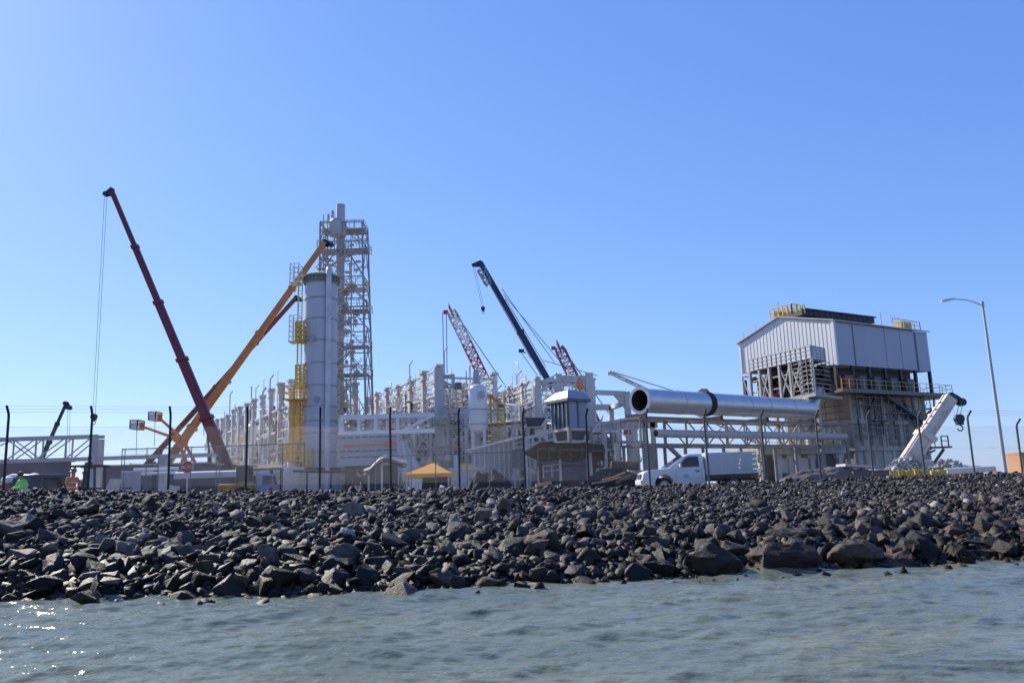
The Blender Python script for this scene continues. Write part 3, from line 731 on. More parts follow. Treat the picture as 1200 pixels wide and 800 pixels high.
# ------------------------------------------------------------------ silo and lattice tower
def silo():
    Y = 100.0; c0 = G(374, Y); px = Y / FPX
    r = 19.2 * px; zt = P(372, 326, Y).z; zb = P(374, 548, Y).z
    t = thing('silo', 'tall blue grey cylindrical silo with yellow ladder cages on its left side', 'silo', c0)
    c = Vector((c0.x, c0.y, 0))
    MB().lathe(c + Vector((0, 0, zb)), [(0, 0), (r, 0), (r, zt - zb), (0, zt - zb)], 48).build('shell', M_SILO, t)
    for py in (352, 376, 401, 427, 453, 477, 494, 508, 530):
        z = P(374, py, Y).z; MB().lathe(c + Vector((0, 0, z)), [(r, -.07), (r + .07, -.07), (r + .07, .07), (r, .07)], 48).build('ring', M_SILO2, t)
    m = MB(); m.lathe(c + Vector((0, 0, zt)), [(r + .15, -.9), (r + .15, -.75), (r + .04, -.75), (r + .04, -.1), (r + .3, -.1), (r + .3, .12), (r * .7, .5), (0, .62)], 48); 
    for k in range(24):
        a = 2 * PI * k / 24; m.box(c + Vector((math.cos(a) * (r + .12), math.sin(a) * (r + .12), zt - .45)), (.25, .06, .6), (math.cos(a), math.sin(a), 0))
    m.build('roof', mat('silo_roof', (.22, .25, .20), .6, .1, .2, 1), t)
    m = MB(); m.lathe(c + Vector((0, 0, GZ)), [(r + .5, 0), (r + .5, zb - GZ - .5), (r + .25, zb - GZ - .45), (r + .25, zb - GZ), (r, zb - GZ)], 36); m.build('plinth', M_GREY, t)
    m = MB(); m.lathe(c + Vector((0, 0, zb - .35)), [(r + .55, 0), (r + .55, .3), (r, .32)], 36); m.build('skirt', M_DARKST, t)
    # riser pipe down the front
    xr = P(388, 500, Y).x; yr = c.y - math.sqrt(max(.1, r * r - (xr - c.x) ** 2)) - .5
    m = MB(); m.tube([Vector((xr, yr, GZ)), Vector((xr, yr, zt + .4)), Vector((xr, yr + .3, zt + .75)), Vector((xr - .1, yr + 1.2, zt + .8))], .33, 16)
    m.build('riser_pipe', M_GALV, t)
    for px, py in ((366, 541), (376, 470), (371, 400)):
        q = P(px, py, Y); yy = c.y - math.sqrt(max(.1, r * r - (q.x - c.x) ** 2)); mm_ = MB(); mm_.lathe((q.x, yy + .1, q.z), [(0, 0), (.3, 0), (.3, -.28), (.38, -.28), (.38, -.38), (0, -.38)], 16, (0, 1, 0)); mm_.build('manhole', M_SILO2, t)
    # left side: cages, platforms, ladders
    def cage(px0, px1, py0, py1, material, name, dep=1.3):
        x0, x1 = P(px0, py1, Y).x, P(px1, py1, Y).x; z1, z0 = P(px0, py0, Y).z, P(px0, py1, Y).z; m = MB()
        ys = (Y - dep, Y + .4)
        for x in (x0, (x0 + x1) / 2, x1):
            for y in ys: m.bar((x, y, z0), (x, y, z1), .09 if material is M_GALV else .2)
        k = max(2, int((z1 - z0) / .55))
        for i in range(k + 1):
            z = lerp(z0, z1, i / k)
            for y in ys: m.bar((x0, y, z), (x1, y, z), .06 if material is M_GALV else .13)
            for x in (x0, x1): m.bar((x, ys[0], z), (x, ys[1], z), .06 if material is M_GALV else .13)
        m.box(((x0 + x1) / 2, (ys[0] + ys[1]) / 2, z0), (x1 - x0 + .2, ys[1] - ys[0] + .2, .12))
        m.build(name, material, t)
    cage(343, 353, 312, 334, M_GALV, 'top_platform'); cage(342, 352, 372, 402, M_GALV, 'ladder_cage')
    cage(352, 361, 381, 402, M_YEL, 'yellow_platform', 2.2); cage(339, 362, 455, 470, M_YEL2, 'yellow_platform', 2.4)
    cage(343, 353, 470, 520, M_YEL2, 'ladder_cage'); cage(351, 360, 430, 456, M_YEL2, 'ladder_cage', 1.8)
    cage(335, 352, 521, 540, M_YEL2, 'yellow_platform', 2.0); cage(362, 371, 527, 546, M_YEL2, 'yellow_platform', 2.9)
    m = MB(); x = P(351, 400, Y).x; m.bar((x, Y - .9, GZ + 3), (x, Y - .9, zt), .14); m.bar((x + .5, Y - .9, GZ + 3), (x + .5, Y - .9, zt), .1)
    for i in range(70): m.bar((x, Y - .9, GZ + 3 + i * .35), (x + .5, Y - .9, GZ + 3 + i * .35), .05)
    m.build('ladder', M_YEL2, t)
    m = MB(); a = P(347, 470, Y); b = P(354, 470, Y); m.tube([Vector((a.x, Y - 1.5, zb)), Vector((a.x, Y - 1.5, a.z))], .12); m.build('drain_pipe', M_YEL2, t)
silo()

M_TOWER = mat('tower_steel', (.27, .265, .27), .5, .15, .15, 1)
def lattice_tower():
    Y0, dp = 111.0, 6.2
    xL, xR = P(373, 440, Y0).x, P(430.5, 440, Y0).x; t = thing('lattice_tower', 'tall grey lattice steel tower with platforms and central stack behind the silo', 'tower', ((xL + xR) / 2, Y0 + dp / 2, GZ))
    zt = P(424, 257, Y0).z; up = Vector((0, 0, 1))
    xl2, xr2 = P(372, 265, Y0).x + .2, P(423, 257, Y0).x
    def crn(z):
        k = (z - GZ) / (zt - GZ); a, b = lerp(xL, xl2, k), lerp(xR, xr2, k); i = k * .8
        return [Vector((a, Y0 + i, z)), Vector((b, Y0 + i, z)), Vector((b, Y0 + dp - i, z)), Vector((a, Y0 + dp - i, z))]
    pys = [560, 500, 437, 405, 379, 348, 322, 280, 257]
    zs = [GZ] + [P(424, p, Y0).z for p in pys[1:]]
    for k in range(4): MB().bar(crn(zs[0])[k], crn(zs[-1])[k], .32, w2=.2).build('leg', M_TOWER, t)
    m = MB()
    for i in range(len(zs) - 1):
        a, b = crn(zs[i]), crn(zs[i + 1]); mid = [(a[k] + b[k]) / 2 for k in range(4)]
        for k in range(4):
            k2 = (k + 1) % 4; m.bar(b[k], b[k2], .15)
            c = (b[k] + b[k2]) / 2
            m.bar(a[k], c, .12); m.bar(a[k2], c, .12)
            m.bar(mid[k], mid[k].lerp(mid[k2], .25), .12)
    m.build('bracing', M_TOWER, t)
    rr = random.Random(4)
    for py, ex, mm in ((437, .4, M_GALV), (360, .7, M_GALV), (334, .2, M_YEL2), (288, .9, M_GALV), (403, .4, M_GALV), (264, .2, M_GALV)):
        z = P(400, py, Y0).z; q = crn(z); m = MB(); cx = (q[0].x + q[1].x) / 2
        m.box((cx, Y0 + dp / 2, z), (q[1].x - q[0].x + ex, dp * .45, .12))
        pl = m.build('platform', M_TOWER if mm is M_GALV else M_GALV, t)
        e = ex / 2; m = MB(); pts = [q[0] + Vector((-e, -e + .6, .1)), q[1] + Vector((e, -e + .6, .1)), q[2] + Vector((e, e - .6, .1)), q[3] + Vector((-e, e - .6, .1))]
        rail(m, pts + [pts[0]], 1.1, .035, 1.2); m.build('railing', mm, pl)
    # central stack and the column of ducts round it
    cx = P(399, 300, Y0 + 3).x; cy = Y0 + 3
    MB().lathe((cx, cy, GZ), [(0, 0), (.55, 0), (.55, zs[4] - GZ), (.6, zs[4] - GZ + 1), (.6, zs[7] - GZ), (.62, zs[7] - GZ + 1), (.62, P(402, 240, cy).z - GZ), (.5, P(402, 240, cy).z - GZ), (.5, P(402, 243, cy).z - GZ)], 28).build('stack', M_GREY, t)
    for dx, py in ((-1.7, 252), (-1.1, 248)):
        MB().tube([(cx + dx, cy - .5, P(402, 275, cy).z), (cx + dx, cy - .5, P(402, py, cy).z)], .2, 12).build('vent_pipe', M_GREY, t)
    MB().lathe((cx - .2, cy - 1.2, P(402, 281, cy).z), [(0, 0), (1.2, .2), (1.3, .9), (1.3, 2.2), (.9, 2.7), (0, 2.8)], 20).build('drum', M_GREY, t)
    m = MB()
    for i in range(300):
        z = rr.uniform(GZ + 9, zs[-1] - .5); q = Vector((cx + rr.uniform(-2.4, 2.6), cy + rr.uniform(-2.4, 2), z)); c = rr.random()
        if c < .35: m.box(q, (rr.uniform(.3, .9), rr.uniform(.3, .8), rr.uniform(.1, .6)))
        elif c < .7: m.bar(q, q + Vector((rr.uniform(-2, 2), 0, rr.choice((0, 1.5, -1.5, 2.5)))), rr.uniform(.05, .1))
        else: m.tube([q, q + up * rr.uniform(1, 4)], rr.uniform(.04, .1), 6)
    for sx in (-2.0, 2.0): m.bar((cx + sx, cy - 2, GZ + 6), (cx + sx, cy - 2, zs[-2]), .16)
    m.build('pipework', M_GREY, t)['kind'] = 'stuff'
    m = MB()                                          # stairs zig-zagging up the middle
    z = GZ + 8; s = 1
    while z < zs[-2] - 2:
        m.bar((cx - 1.5 * s, cy - 2.6, z), (cx + 2.2 * s, cy - 2.6, z + 2.4), .7, .12); m.bar((cx - 1.5 * s, cy - 3, z + 1), (cx + 2.2 * s, cy - 3, z + 3.4), .06); m.box((cx + 2.2 * s, cy - 2.6, z + 2.4), (1.0, 1.0, .1)); z += 2.4; s = -s
    m.build('stair', M_GREY, t)
lattice_tower()

# ------------------------------------------------------------------ cranes
mobile_crane('dark red telescopic boom crane leaning left, its hook hanging far down at left', P(271, 558, 90), P(131, 224, 90), M_RED, M_RED, 5, 1.12, .5, 'mobile cranes', hoist=P(110, 489, 90))
mobile_crane('orange telescopic boom crane leaning right behind the silo, the brighter of two', P(186, 556, 104), P(381, 284, 104), M_ORANGE, M_ORANGE, 5, .98, .66, 'mobile cranes', head_dir=1)
mobile_crane('red brown telescopic boom crane leaning right close beside the orange one', P(158, 560, 122), P(347, 349, 122), M_RUSTRED, M_RUSTRED, 4, .74, .58, 'mobile cranes', head_dir=1)
mobile_crane('small dark telescopic boom crane behind the grey truss bridge at far left', P(40, 558, 95), P(77, 474, 95), M_BLACKB, M_WHITEP, 4, .48, .3, 'mobile cranes', head_dir=1, hoist=P(79, 548, 95))
mobile_crane('dark navy telescopic boom crane leaning left behind the hopper, steepest of the middle cranes', P(706, 556, 130), P(563, 308, 130), M_NAVY, M_NAVY, 3, 1.15, .85, 'mobile cranes', hoist=P(566, 362, 130))
wt = mobile_crane('white weathered boom crane low beside right end of the stained concrete building', P(1058, 551, 60), P(1114, 466, 60), M_WHITEP, M_WHITEP, 2, 1.08, .9, 'mobile cranes', head_dir=1, low=True, hw=.55, hoist=P(1124, 492, 60))
def white_boom_details():
    m = MB(); a, b = P(1058, 551, 60), P(1114, 466, 60); d = (b - a).normalized(); sx = d.cross(Vector((0, 1, 0))).normalized()
    if sx.z < 0: sx = -sx
    for i in range(9):
        q = a.lerp(b, .12 + i * .095); m.box(q - Vector((0, .5, 0)) + sx * random.uniform(-.2, .3), (.3, .1, .16), d); m.box(q + sx * .58, (.1, .4, .16), d)
    m.tube([a.lerp(b, .1) + sx * .6 - Vector((0, .3, 0)), a.lerp(b, .97) + sx * .6 - Vector((0, .3, 0))], .05, 6); m.tube([a.lerp(b, .1) - sx * .3 - Vector((0, .54, 0)), a.lerp(b, .9) - sx * .3 - Vector((0, .54, 0))], .06, 6)
    m.build('hose_line', M_WHITEP, wt)
white_boom_details()
def navy_crane_extras():
    t = [o for o in C.objects if o.get('label', '').startswith('dark navy')][0]
    m = MB(); lattice(m, P(564, 316, 129.2), P(573, 334, 129.2), 1.3, .7, 1.1, 4, .2, .12); m.build('folded_jib', M_GREYGREEN, t)
    m = MB()
    for a, b in (((572, 330), (622, 420)), ((574, 330), (634, 440)), ((588, 338), (650, 425)), ((592, 350), (640, 430)), ((590, 345), (668, 437)), ((610, 412), (630, 440)), ((636, 422), (700, 440))):
        m.tube([P(*a, 129.5), P(*b, 129.5)], .05, 4, False)
    m.build('pendant_rope', M_ROPE, t)
    m = MB(); m.box(P(611, 411, 129.4), (.9, .4, .5)); m.bar(P(609, 409, 129.4), P(616, 414, 129.4), .15); m.build('pulley', M_BLACKB, t)
navy_crane_extras()
def lattice_crane(label, foot, tip, main, alt, w, n, ropes, drop=None, cw=M_BLACKB, group='lattice boom cranes'):
    foot, tip = Vector(foot), Vector(tip); base = Vector((foot.x + 1, foot.y, GZ)); t = thing('crawler_crane', label, 'crane', base, group)
    for sy in (-2.2, 2.2):
        m = MB(); L = 3.6
        m.prism([base + Vector((-L, sy - .5, .4)), base + Vector((-L + .5, sy - .5, 0)), base + Vector((L - .5, sy - .5, 0)), base + Vector((L, sy - .5, .4)), base + Vector((L, sy - .5, .8)), base + Vector((L - .5, sy - .5, 1.2)), base + Vector((-L + .5, sy - .5, 1.2)), base + Vector((-L, sy - .5, .8))], (0, 1.0, 0)); m.build('crawler_track', M_RUBBER, t)
    m = MB(); m.box(base + Vector((1.0, 0, 2.3)), (6.5, 3, 1.9)); m.tube([base + Vector((0, 0, 1)), base + Vector((0, 0, 1.4))], 1.4, 18); m.build('machine_house', main, t, bevel=.1)
    m = MB(); m.box(base + Vector((-2.2, -1.9, 2.6)), (1.6, 1.1, 2)); cb = m.build('operator_cab', cw, t, bevel=.1); MB().box(base + Vector((-2.2, -2.46, 2.9)), (1.2, .03, 1)).build('side_window', M_GLASS, cb)
    MB().box(base + Vector((4.4, 0, 2.2)), (1.2, 3.4, 1.8)).build('counterweight', cw, t, bevel=.05)
    K = 5
    for i in range(K):
        m = MB(); a, b = foot.lerp(tip, i / K), foot.lerp(tip, (i + 1) / K)
        lattice(m, a, b, w * (.4 if i == 0 else 1), w * (.75 if i == K - 1 else 1), w, max(3, n // K), .26, .15)
        m.build('boom_section', main if i % 2 == K % 2 else alt, t)
    d = (tip - foot).normalized(); m = MB(); m.box(tip, (w * 1.3, w * .9, 1.0), d); m.box(tip + Vector((-w * .6, 0, -.1)), (.9, .6, .7)); m.build('boom_head', main, t)
    m = MB(); back = base + Vector((3.6, 0, 5.5))
    m.bar(base + Vector((2, 0, 3)), back, .25)
    for sy in (-.6, .6): m.tube([back + Vector((0, sy, 0)), tip + Vector((.4, sy * .6, .3))], .05, 4, False)
    m.build('pendant_rope', M_ROPE, t)
    if drop:
        m = MB(); e = tip + Vector((-w * .75, 0, 0)); dz = P(*drop, foot.y).z
        for o in (-.35, .35): m.tube([e + Vector((o, 0, 0)), Vector((e.x + o * .8, e.y, dz))], .07, 4, False)
        m.build('hoist_rope', M_ROPE, t); hook_block(t, Vector((e.x, e.y, dz)), 1.3)
    return t
lattice_crane('red and white lattice boom crane leaning left, rising behind white domed vessel', P(622, 556, 150), P(529, 365, 150), M_RED2, M_WHITEP, 1.75, 34, True, (527, 452))
lattice_crane('short faded red lattice boom with black head behind the concrete arch frame', P(726, 556, 165), P(655, 407, 165), M_MAUVE, M_MAUVE, 1.9, 26, True, None)
lattice_crane('thin pale far lattice jib rising left behind the big silver pipe', P(1010, 576, 190), P(716, 437, 190), M_GALV, M_GALV, .55, 40, False, None)

# ------------------------------------------------------------------ boiler house on the right
def quad_frame(c, l, r_):
    e1 = (l - c); e2 = (r_ - c); e1.z = e2.z = 0
    return e1, e2, e1.normalized(), e2.normalized()
M_SCAF = mat('scaffold_tube', (.19, .17, .135), .6, .2, .25, 2)
def boiler_house():
    up = Vector((0, 0, 1))
    c = P(981, 427, 95); zb = c.z; L = P(870, 437.5, 108); Rr = P(1092, 439, 104.5); zt = P(978, 376, 95).z; zbl = L.z
    zl = P(869, 403, 108).z; zr = zt - .1; t0 = .53; ridge_xy = c.lerp(L, t0); zrg = P(922, 371.5, ridge_xy.y).z
    e1, e2, u1, u2 = quad_frame(c, L, Rr)
    n1 = Vector((u1.y, -u1.x, 0)); n1 = n1 if n1.dot(u2) < 0 else -n1       # outward of gable wall
    n2 = Vector((u2.y, -u2.x, 0)); n2 = n2 if n2.dot(u1) < 0 else -n2
    t = thing('boiler_house', 'large building with pale metal clad top standing on a stained concrete body', 'building', Vector((c.x, c.y, GZ)))
    F = lambda a, b, z: Vector((c.x, c.y, 0)) + e1 * a + e2 * b + up * z
    W = .18
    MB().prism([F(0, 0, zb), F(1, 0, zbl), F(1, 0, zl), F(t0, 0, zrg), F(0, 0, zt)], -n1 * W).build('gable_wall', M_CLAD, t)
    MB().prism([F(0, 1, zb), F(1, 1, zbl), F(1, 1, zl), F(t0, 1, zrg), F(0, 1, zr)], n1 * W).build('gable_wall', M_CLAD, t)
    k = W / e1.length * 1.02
    MB().prism([F(k, .012, zb + .02), F(k, .99, zb + .02), F(k, .99, zr - .05), F(k, .012, zt - .05)], n2 * W * 1.0).build('side_wall', M_CLADB, t)  # same cladding as the gable; shade of this face put into its colour
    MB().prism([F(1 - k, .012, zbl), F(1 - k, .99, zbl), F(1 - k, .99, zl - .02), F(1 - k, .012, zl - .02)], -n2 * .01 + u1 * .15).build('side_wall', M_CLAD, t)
    m = MB(); o = up * .16
    m.hexa([F(-.02, -.015, zt), F(t0, -.015, zrg), F(t0, 1.015, zrg), F(-.02, 1.015, zr)], [F(-.02, -.015, zt) + o, F(t0, -.015, zrg) + o, F(t0, 1.015, zrg) + o, F(-.02, 1.015, zr) + o])
    m.hexa([F(t0, -.015, zrg), F(1.03, -.015, zl), F(1.03, 1.015, zl), F(t0, 1.015, zrg)], [F(t0, -.015, zrg) + o, F(1.03, -.015, zl) + o, F(1.03, 1.015, zl) + o, F(t0, 1.015, zrg) + o])
    rf = m.build('roof', M_GREY, t)
    # seams and corner trim
    for i in range(1, 6):
        b = i / 6 + .02
        if i in (1, 3, 4, 5): m = MB(); m.bar(F(k, b, zb + .05) + n2 * .2, F(k, b, lerp(zt, zr, b) - .1) + n2 * .2, .12 if i != 5 else .3, .07, n2); m.build('cladding_seam', M_LOUVRE if i in (1, 5) else M_CLADB, t)
    m = MB(); m.bar(F(0, 0, zb - .05), F(0, 0, zt + .1), .34, .34, u1); m.build('corner_trim', M_CLAD, t)
    m = MB(); m.bar(F(1, 0, zbl - .05), F(1, 0, zl + .1), .3, .3, u1); m.build('corner_trim', M_CLAD, t)
    # cladding ribs of the gable: one fine corrugation sheet of battens
    m = MB()
    for i in range(1, 26):
        a = i / 26; zz = lerp(zt, zrg, a / t0) if a < t0 else lerp(zrg, zl, (a - t0) / (1 - t0))
        m.bar(F(a, 0, lerp(zb, zbl, a) + .05) + n1 * .015, F(a, 0, zz - .06) + n1 * .015, .1, .03, n1)
    m.build('cladding_rib', M_CLAD, t)
    # ridge ventilator and yellow roof railings
    zv = zrg + .15; h = P(945, 359, ridge_xy.y).z - zv - .35
    m = MB(); A = lambda a, b, z: F(a, b, z)
    m.hexa([A(t0 - .12, .12, zv), A(t0 + .1, .12, zv), A(t0 + .1, .9, zv), A(t0 - .12, .9, zv)], [A(t0 - .12, .12, zv + h), A(t0 + .1, .12, zv + h), A(t0 + .1, .9, zv + h), A(t0 - .12, .9, zv + h)])
    vt = m.build('ridge_ventilator', M_LOUVRE, rf)
    m = MB()
    for i in range(14): b = .13 + .76 * i / 13; m.bar(A(t0 - .125, b, zv), A(t0 - .125, b, zv + h), .12, .06, n2)
    for i in range(5): m.bar(A(t0 - .128, .12, zv + h * i / 4.2), A(t0 - .128, .9, zv + h * i / 4.2), .08, .05)
    m.bar(A(t0 - .13, .11, zv + h), A(t0 - .13, .91, zv + h), .3, .14); m.build('roof_louvre', M_DARKST, rf)
    m = MB(); rail(m, [A(t0 + .12, .02, zv), A(t0 - .12, .02, zv), A(t0 - .12, .13, zv)], 1.25, .06, .7); rail(m, [A(t0 + .03, .05, zv), A(t0 - .22, .05, zv - .2)], 1.1, .06, .6)
    m.hexa([A(t0 + .03, .03, zv), A(t0 + .1, .03, zv), A(t0 + .1, .1, zv), A(t0 + .03, .1, zv)], [A(t0 + .03, .03, zv + .9), A(t0 + .1, .03, zv + .9), A(t0 + .1, .1, zv + .9), A(t0 + .03, .1, zv + .9)])
    m.build('yellow_railing', M_YEL2, rf)
    m = MB(); z3 = lerp(zt, zrg, .4) + .15; rail(m, [A(.03, .66, zt + .25), A(.03, .97, zr + .25), A(.3, .97, zrg - .2)], 1.15, .035, 1.0); m.build('roof_railing', M_GREY, rf)
    m = MB(); m.hexa([A(.05, .78, zt + .1), A(.12, .78, zt + .1), A(.12, .9, zt + .1), A(.05, .9, zt + .1)], [A(.05, .78, zt + 1.3), A(.12, .78, zt + 1.3), A(.12, .9, zt + 1.3), A(.05, .9, zt + 1.3)]); m.build('roof_box', M_YEL2, rf)
    m = MB()
    for a, b, hh in ((t0 + .03, .03, 2.4), (.82, .02, 1.2), (.97, .02, 1.3), (.1, .62, 2.0)):
        z = lerp(zrg, zl, (a - t0) / (1 - t0)) if a > t0 else lerp(zt, zrg, a / t0); m.tube([A(a, b, z), A(a, b, z + hh)], .04, 5)
        m = m
    m.build('lightning_rod', M_GREY, rf)
    # deck under the cladding
    zd = P(985, 456, 94).z; zd2 = zd - .45
    m = MB(); m.hexa([F(-.12, -.1, zd2), F(1.02, -.05, zd2), F(1.02, 1.08, zd2), F(-.12, 1.08, zd2)], [F(-.12, -.1, zd), F(1.02, -.05, zd), F(1.02, 1.08, zd), F(-.12, 1.08, zd)])
    dk = m.build('deck', M_SCAF, t)
    m = MB(); e = [F(1.0, -.09, zd), F(-.11, -.09, zd), F(-.11, 1.07, zd), F(.5, 1.07, zd)]; rail(m, e[1:], 1.1, .026, 1.3); m.build('railing', M_YEL2, dk)
    for b in (.18, .33, .5, .68): m = MB(); m.box(F(-.03, b, zd + .9), (.8, 1.2, 1.7), u1); m.build('deck_machine', M_LOUVRE, dk)
    m = MB(); m.box(F(-.02, .06, zd + 1.0), (.7, 1.6, 1.5), u1); m.build('red_machine', M_RUSTRED, dk)
    for a, b in [(.02, i / 6) for i in range(7)] + [(i / 4, .02) for i in range(1, 5)] + [(.98, i / 3) for i in range(1, 4)]:
        m = MB(); m.bar(F(a, b, zd), F(a, b, zb + .1), .34, .34, u1); m.build('steel_column', M_DARKST, t)
    m = MB(); m.hexa([F(.12, .12, zd), F(.9, .12, zd), F(.9, .9, zd), F(.12, .9, zd)], [F(.12, .12, zb), F(.9, .12, zb), F(.9, .9, zb), F(.12, .9, zb)]); m.build('dark_storey_fill', M_DARKST, t)  # dark block stands in for the shade of the open storey under the cladding
    # brackets under the right end of the deck
    for b in (.98, .75):
        m = MB(); q = F(-.1, b, zd2); m.bar(F(-.05, 1.07, zd2), F(.06, .86, zd2 - 2.8), .24); m.bar(F(-.05, 1.06, zd2 - 1.2), F(.06, .86, zd2 - 1.4), .2); m.build('bracket', M_DARKST, t); break
    m = MB(); m.box(F(.03, .96, zd2 - 2.2), (1.4, 1.4, .18), u1); m.box(F(.03, .93, zd2 - 3.4), (1.2, 1.2, .16), u1); m.bar(F(.0, .99, zd2), F(.0, .95, zd2 - 3.6), .15); m.build('side_platform', M_DARKST, t)
    # concrete body
    B = lambda a, b, z: F(lerp(.0, .62, a), lerp(.08, .85, b), z)
    m = MB(); m.hexa([B(0, 0, GZ), B(1, 0, GZ), B(1, 1, GZ), B(0, 1, GZ)], [B(0, 0, zd2), B(1, 0, zd2), B(1, 1, zd2), B(0, 1, zd2)]); bd = m.build('concrete_body', M_OLDCONC, t)
    zl1, zl2 = P(1010, 494, 97).z, P(1010, 525, 97).z
    for z in (zl1, zl2):
        m = MB(); s = .35
        m.hexa([B(0, 0, z - .3) + (n1 + n2) * s, B(1, 0, z - .3) + n1 * s, B(1, 1, z - .3), B(0, 1, z - .3) + n2 * s], [B(0, 0, z + .25) + (n1 + n2) * s, B(1, 0, z + .25) + n1 * s, B(1, 1, z + .25), B(0, 1, z + .25) + n2 * s]); m.build('ledge', M_OLDCONC, bd)
    for (za, zb_) in ((GZ, zl2 - .31), (zl2 + .26, zl1 - .31), (zl1 + .26, zd2 - .005)):
        for i in range(9):
            m = MB(); q = B(0, i / 8, 0); m.bar(q + up * za + n2 * .1, q + up * zb_ + n2 * .1, .42, .2, n2); m.build('pilaster', M_OLDCONC, bd)
        for i in range(1, 5):
            m = MB(); q = B(i / 4, 0, 0); m.bar(q + up * za + n1 * .1, q + up * zb_ + n1 * .1, .42, .2, n1); m.build('pilaster', M_OLDCONC, bd)
    m = MB()
    for b in (.06, .19, .31, .44, .56, .69, .81):
        for za in (zl2 + 1.1, zl1 + 1.0, zl1 + 2.0, GZ + 1.2, zl2 + 2.1): 
            m.bar(B(0, b, za) + n2 * .03, B(0, b + .11, za) + n2 * .03, .12, .06)
        for za, zb_ in ((zl1 + .3, zd2 - .1), (zl2 + .3, zl1 - .4)):
            for q in (.03, .06, .09): m.bar(B(0, b + q, za) + n2 * .03, B(0, b + q, zb_) + n2 * .03, .06, .06, n2)
    m.build('panel_joint', M_LOUVRE, bd)
    m = MB()                                     # pipes and diagonal braces in front of the body
    for (b0, z0, b1, z1) in ((.42, zd2 - .2, .75, zl1 + .3), (.30, zd2 - .1, .18, zl1 + 1.4), (.62, zd2, .80, zl1 - .4), (.1, zl1 + 2.5, .3, zd2)):
        m.bar(B(0, b0, z0) + n2 * .7, B(0, b1, z1) + n2 * .7, .2)
    for b in (.05, .27, .36, .52): m.tube([B(0, b, zl2 + random.uniform(.5, 2)) + n2 * .45, B(0, b, zd2) + n2 * .45], .1, 8)
    m.build('outside_pipe', M_DARKST, bd)
    m = MB()
    a, b = B(0, .38, zd2 - .2) + n2 * .9, B(0, .88, zl1 - .2) + n2 * .9
    m.bar(a, b, .9, .18); 
    for s in (0, 1): m.bar(a + up * (.5 + s * .6), b + up * (.5 + s * .6), .06)
    for i in range(12): q = a.lerp(b, i / 11); m.bar(q, q + up * 1.1, .05)
    m.build('stair', M_LOUVRE, bd)
    m = MB(); rs = random.Random(12)             # tube scaffolding before the body
    for b in [i / 12 for i in range(13)]: q = B(0, b, 0) + n2 * 1.0; m.bar(q + up * (zl2 if b > .3 else zl1), q + up * zd2, .08)
    for k in range(7):
        z = lerp(zl2 + .6, zd2 - .4, k / 6); b0, b1 = rs.choice(((0, .5), (.2, .8), (0, 1), (.45, 1))); m.bar(B(0, b0, z) + n2 * 1.0, B(0, b1, z) + n2 * 1.0, .08); m.bar(B(0, b0, z) + n2 * .6, B(0, min(1, b0 + .25), z) + n2 * .6, .5, .05)
    for k in range(16):
        b = rs.uniform(0, .88); z = rs.uniform(zl2, zd2 - 2.2); m.bar(B(0, b, z) + n2 * 1.0, B(0, b + .1, z + 2) + n2 * 1.0, .06)
    for a in (.1, .3, .5, .7, .9):
        m.bar(B(a, 0, zl1) + n1 * .9, B(a, 0, zd2) + n1 * .9, .08)
    for k in range(4): z = lerp(zl1 + .4, zd2 - .5, k / 3); m.bar(B(0, 0, z) + n1 * .9, B(.95, 0, z) + n1 * .9, .08)
    m.build('scaffold', M_SCAF, bd)
    m = MB()                                     # landing at the far right foot
    q = P(1090, 524, 103); q2 = P(1112, 524, 103)
    m.box((q + q2) / 2, (q2.x - q.x, 1.6, .2)); m.bar(P(1092, 526, 103), P(1076, 505, 103), .25); m.bar(P(1106, 526, 103), P(1088, 552, 103), .28); m.bar(P(1096, 527, 103), P(1070, 540, 103), .2)
    rail(m, [P(1104, 523, 102.3), P(1112, 523, 102.3), P(1112, 523, 103.7)], 1.3, .06, .6); m.build('landing', M_DARKST, t)
    return t
boiler_house()

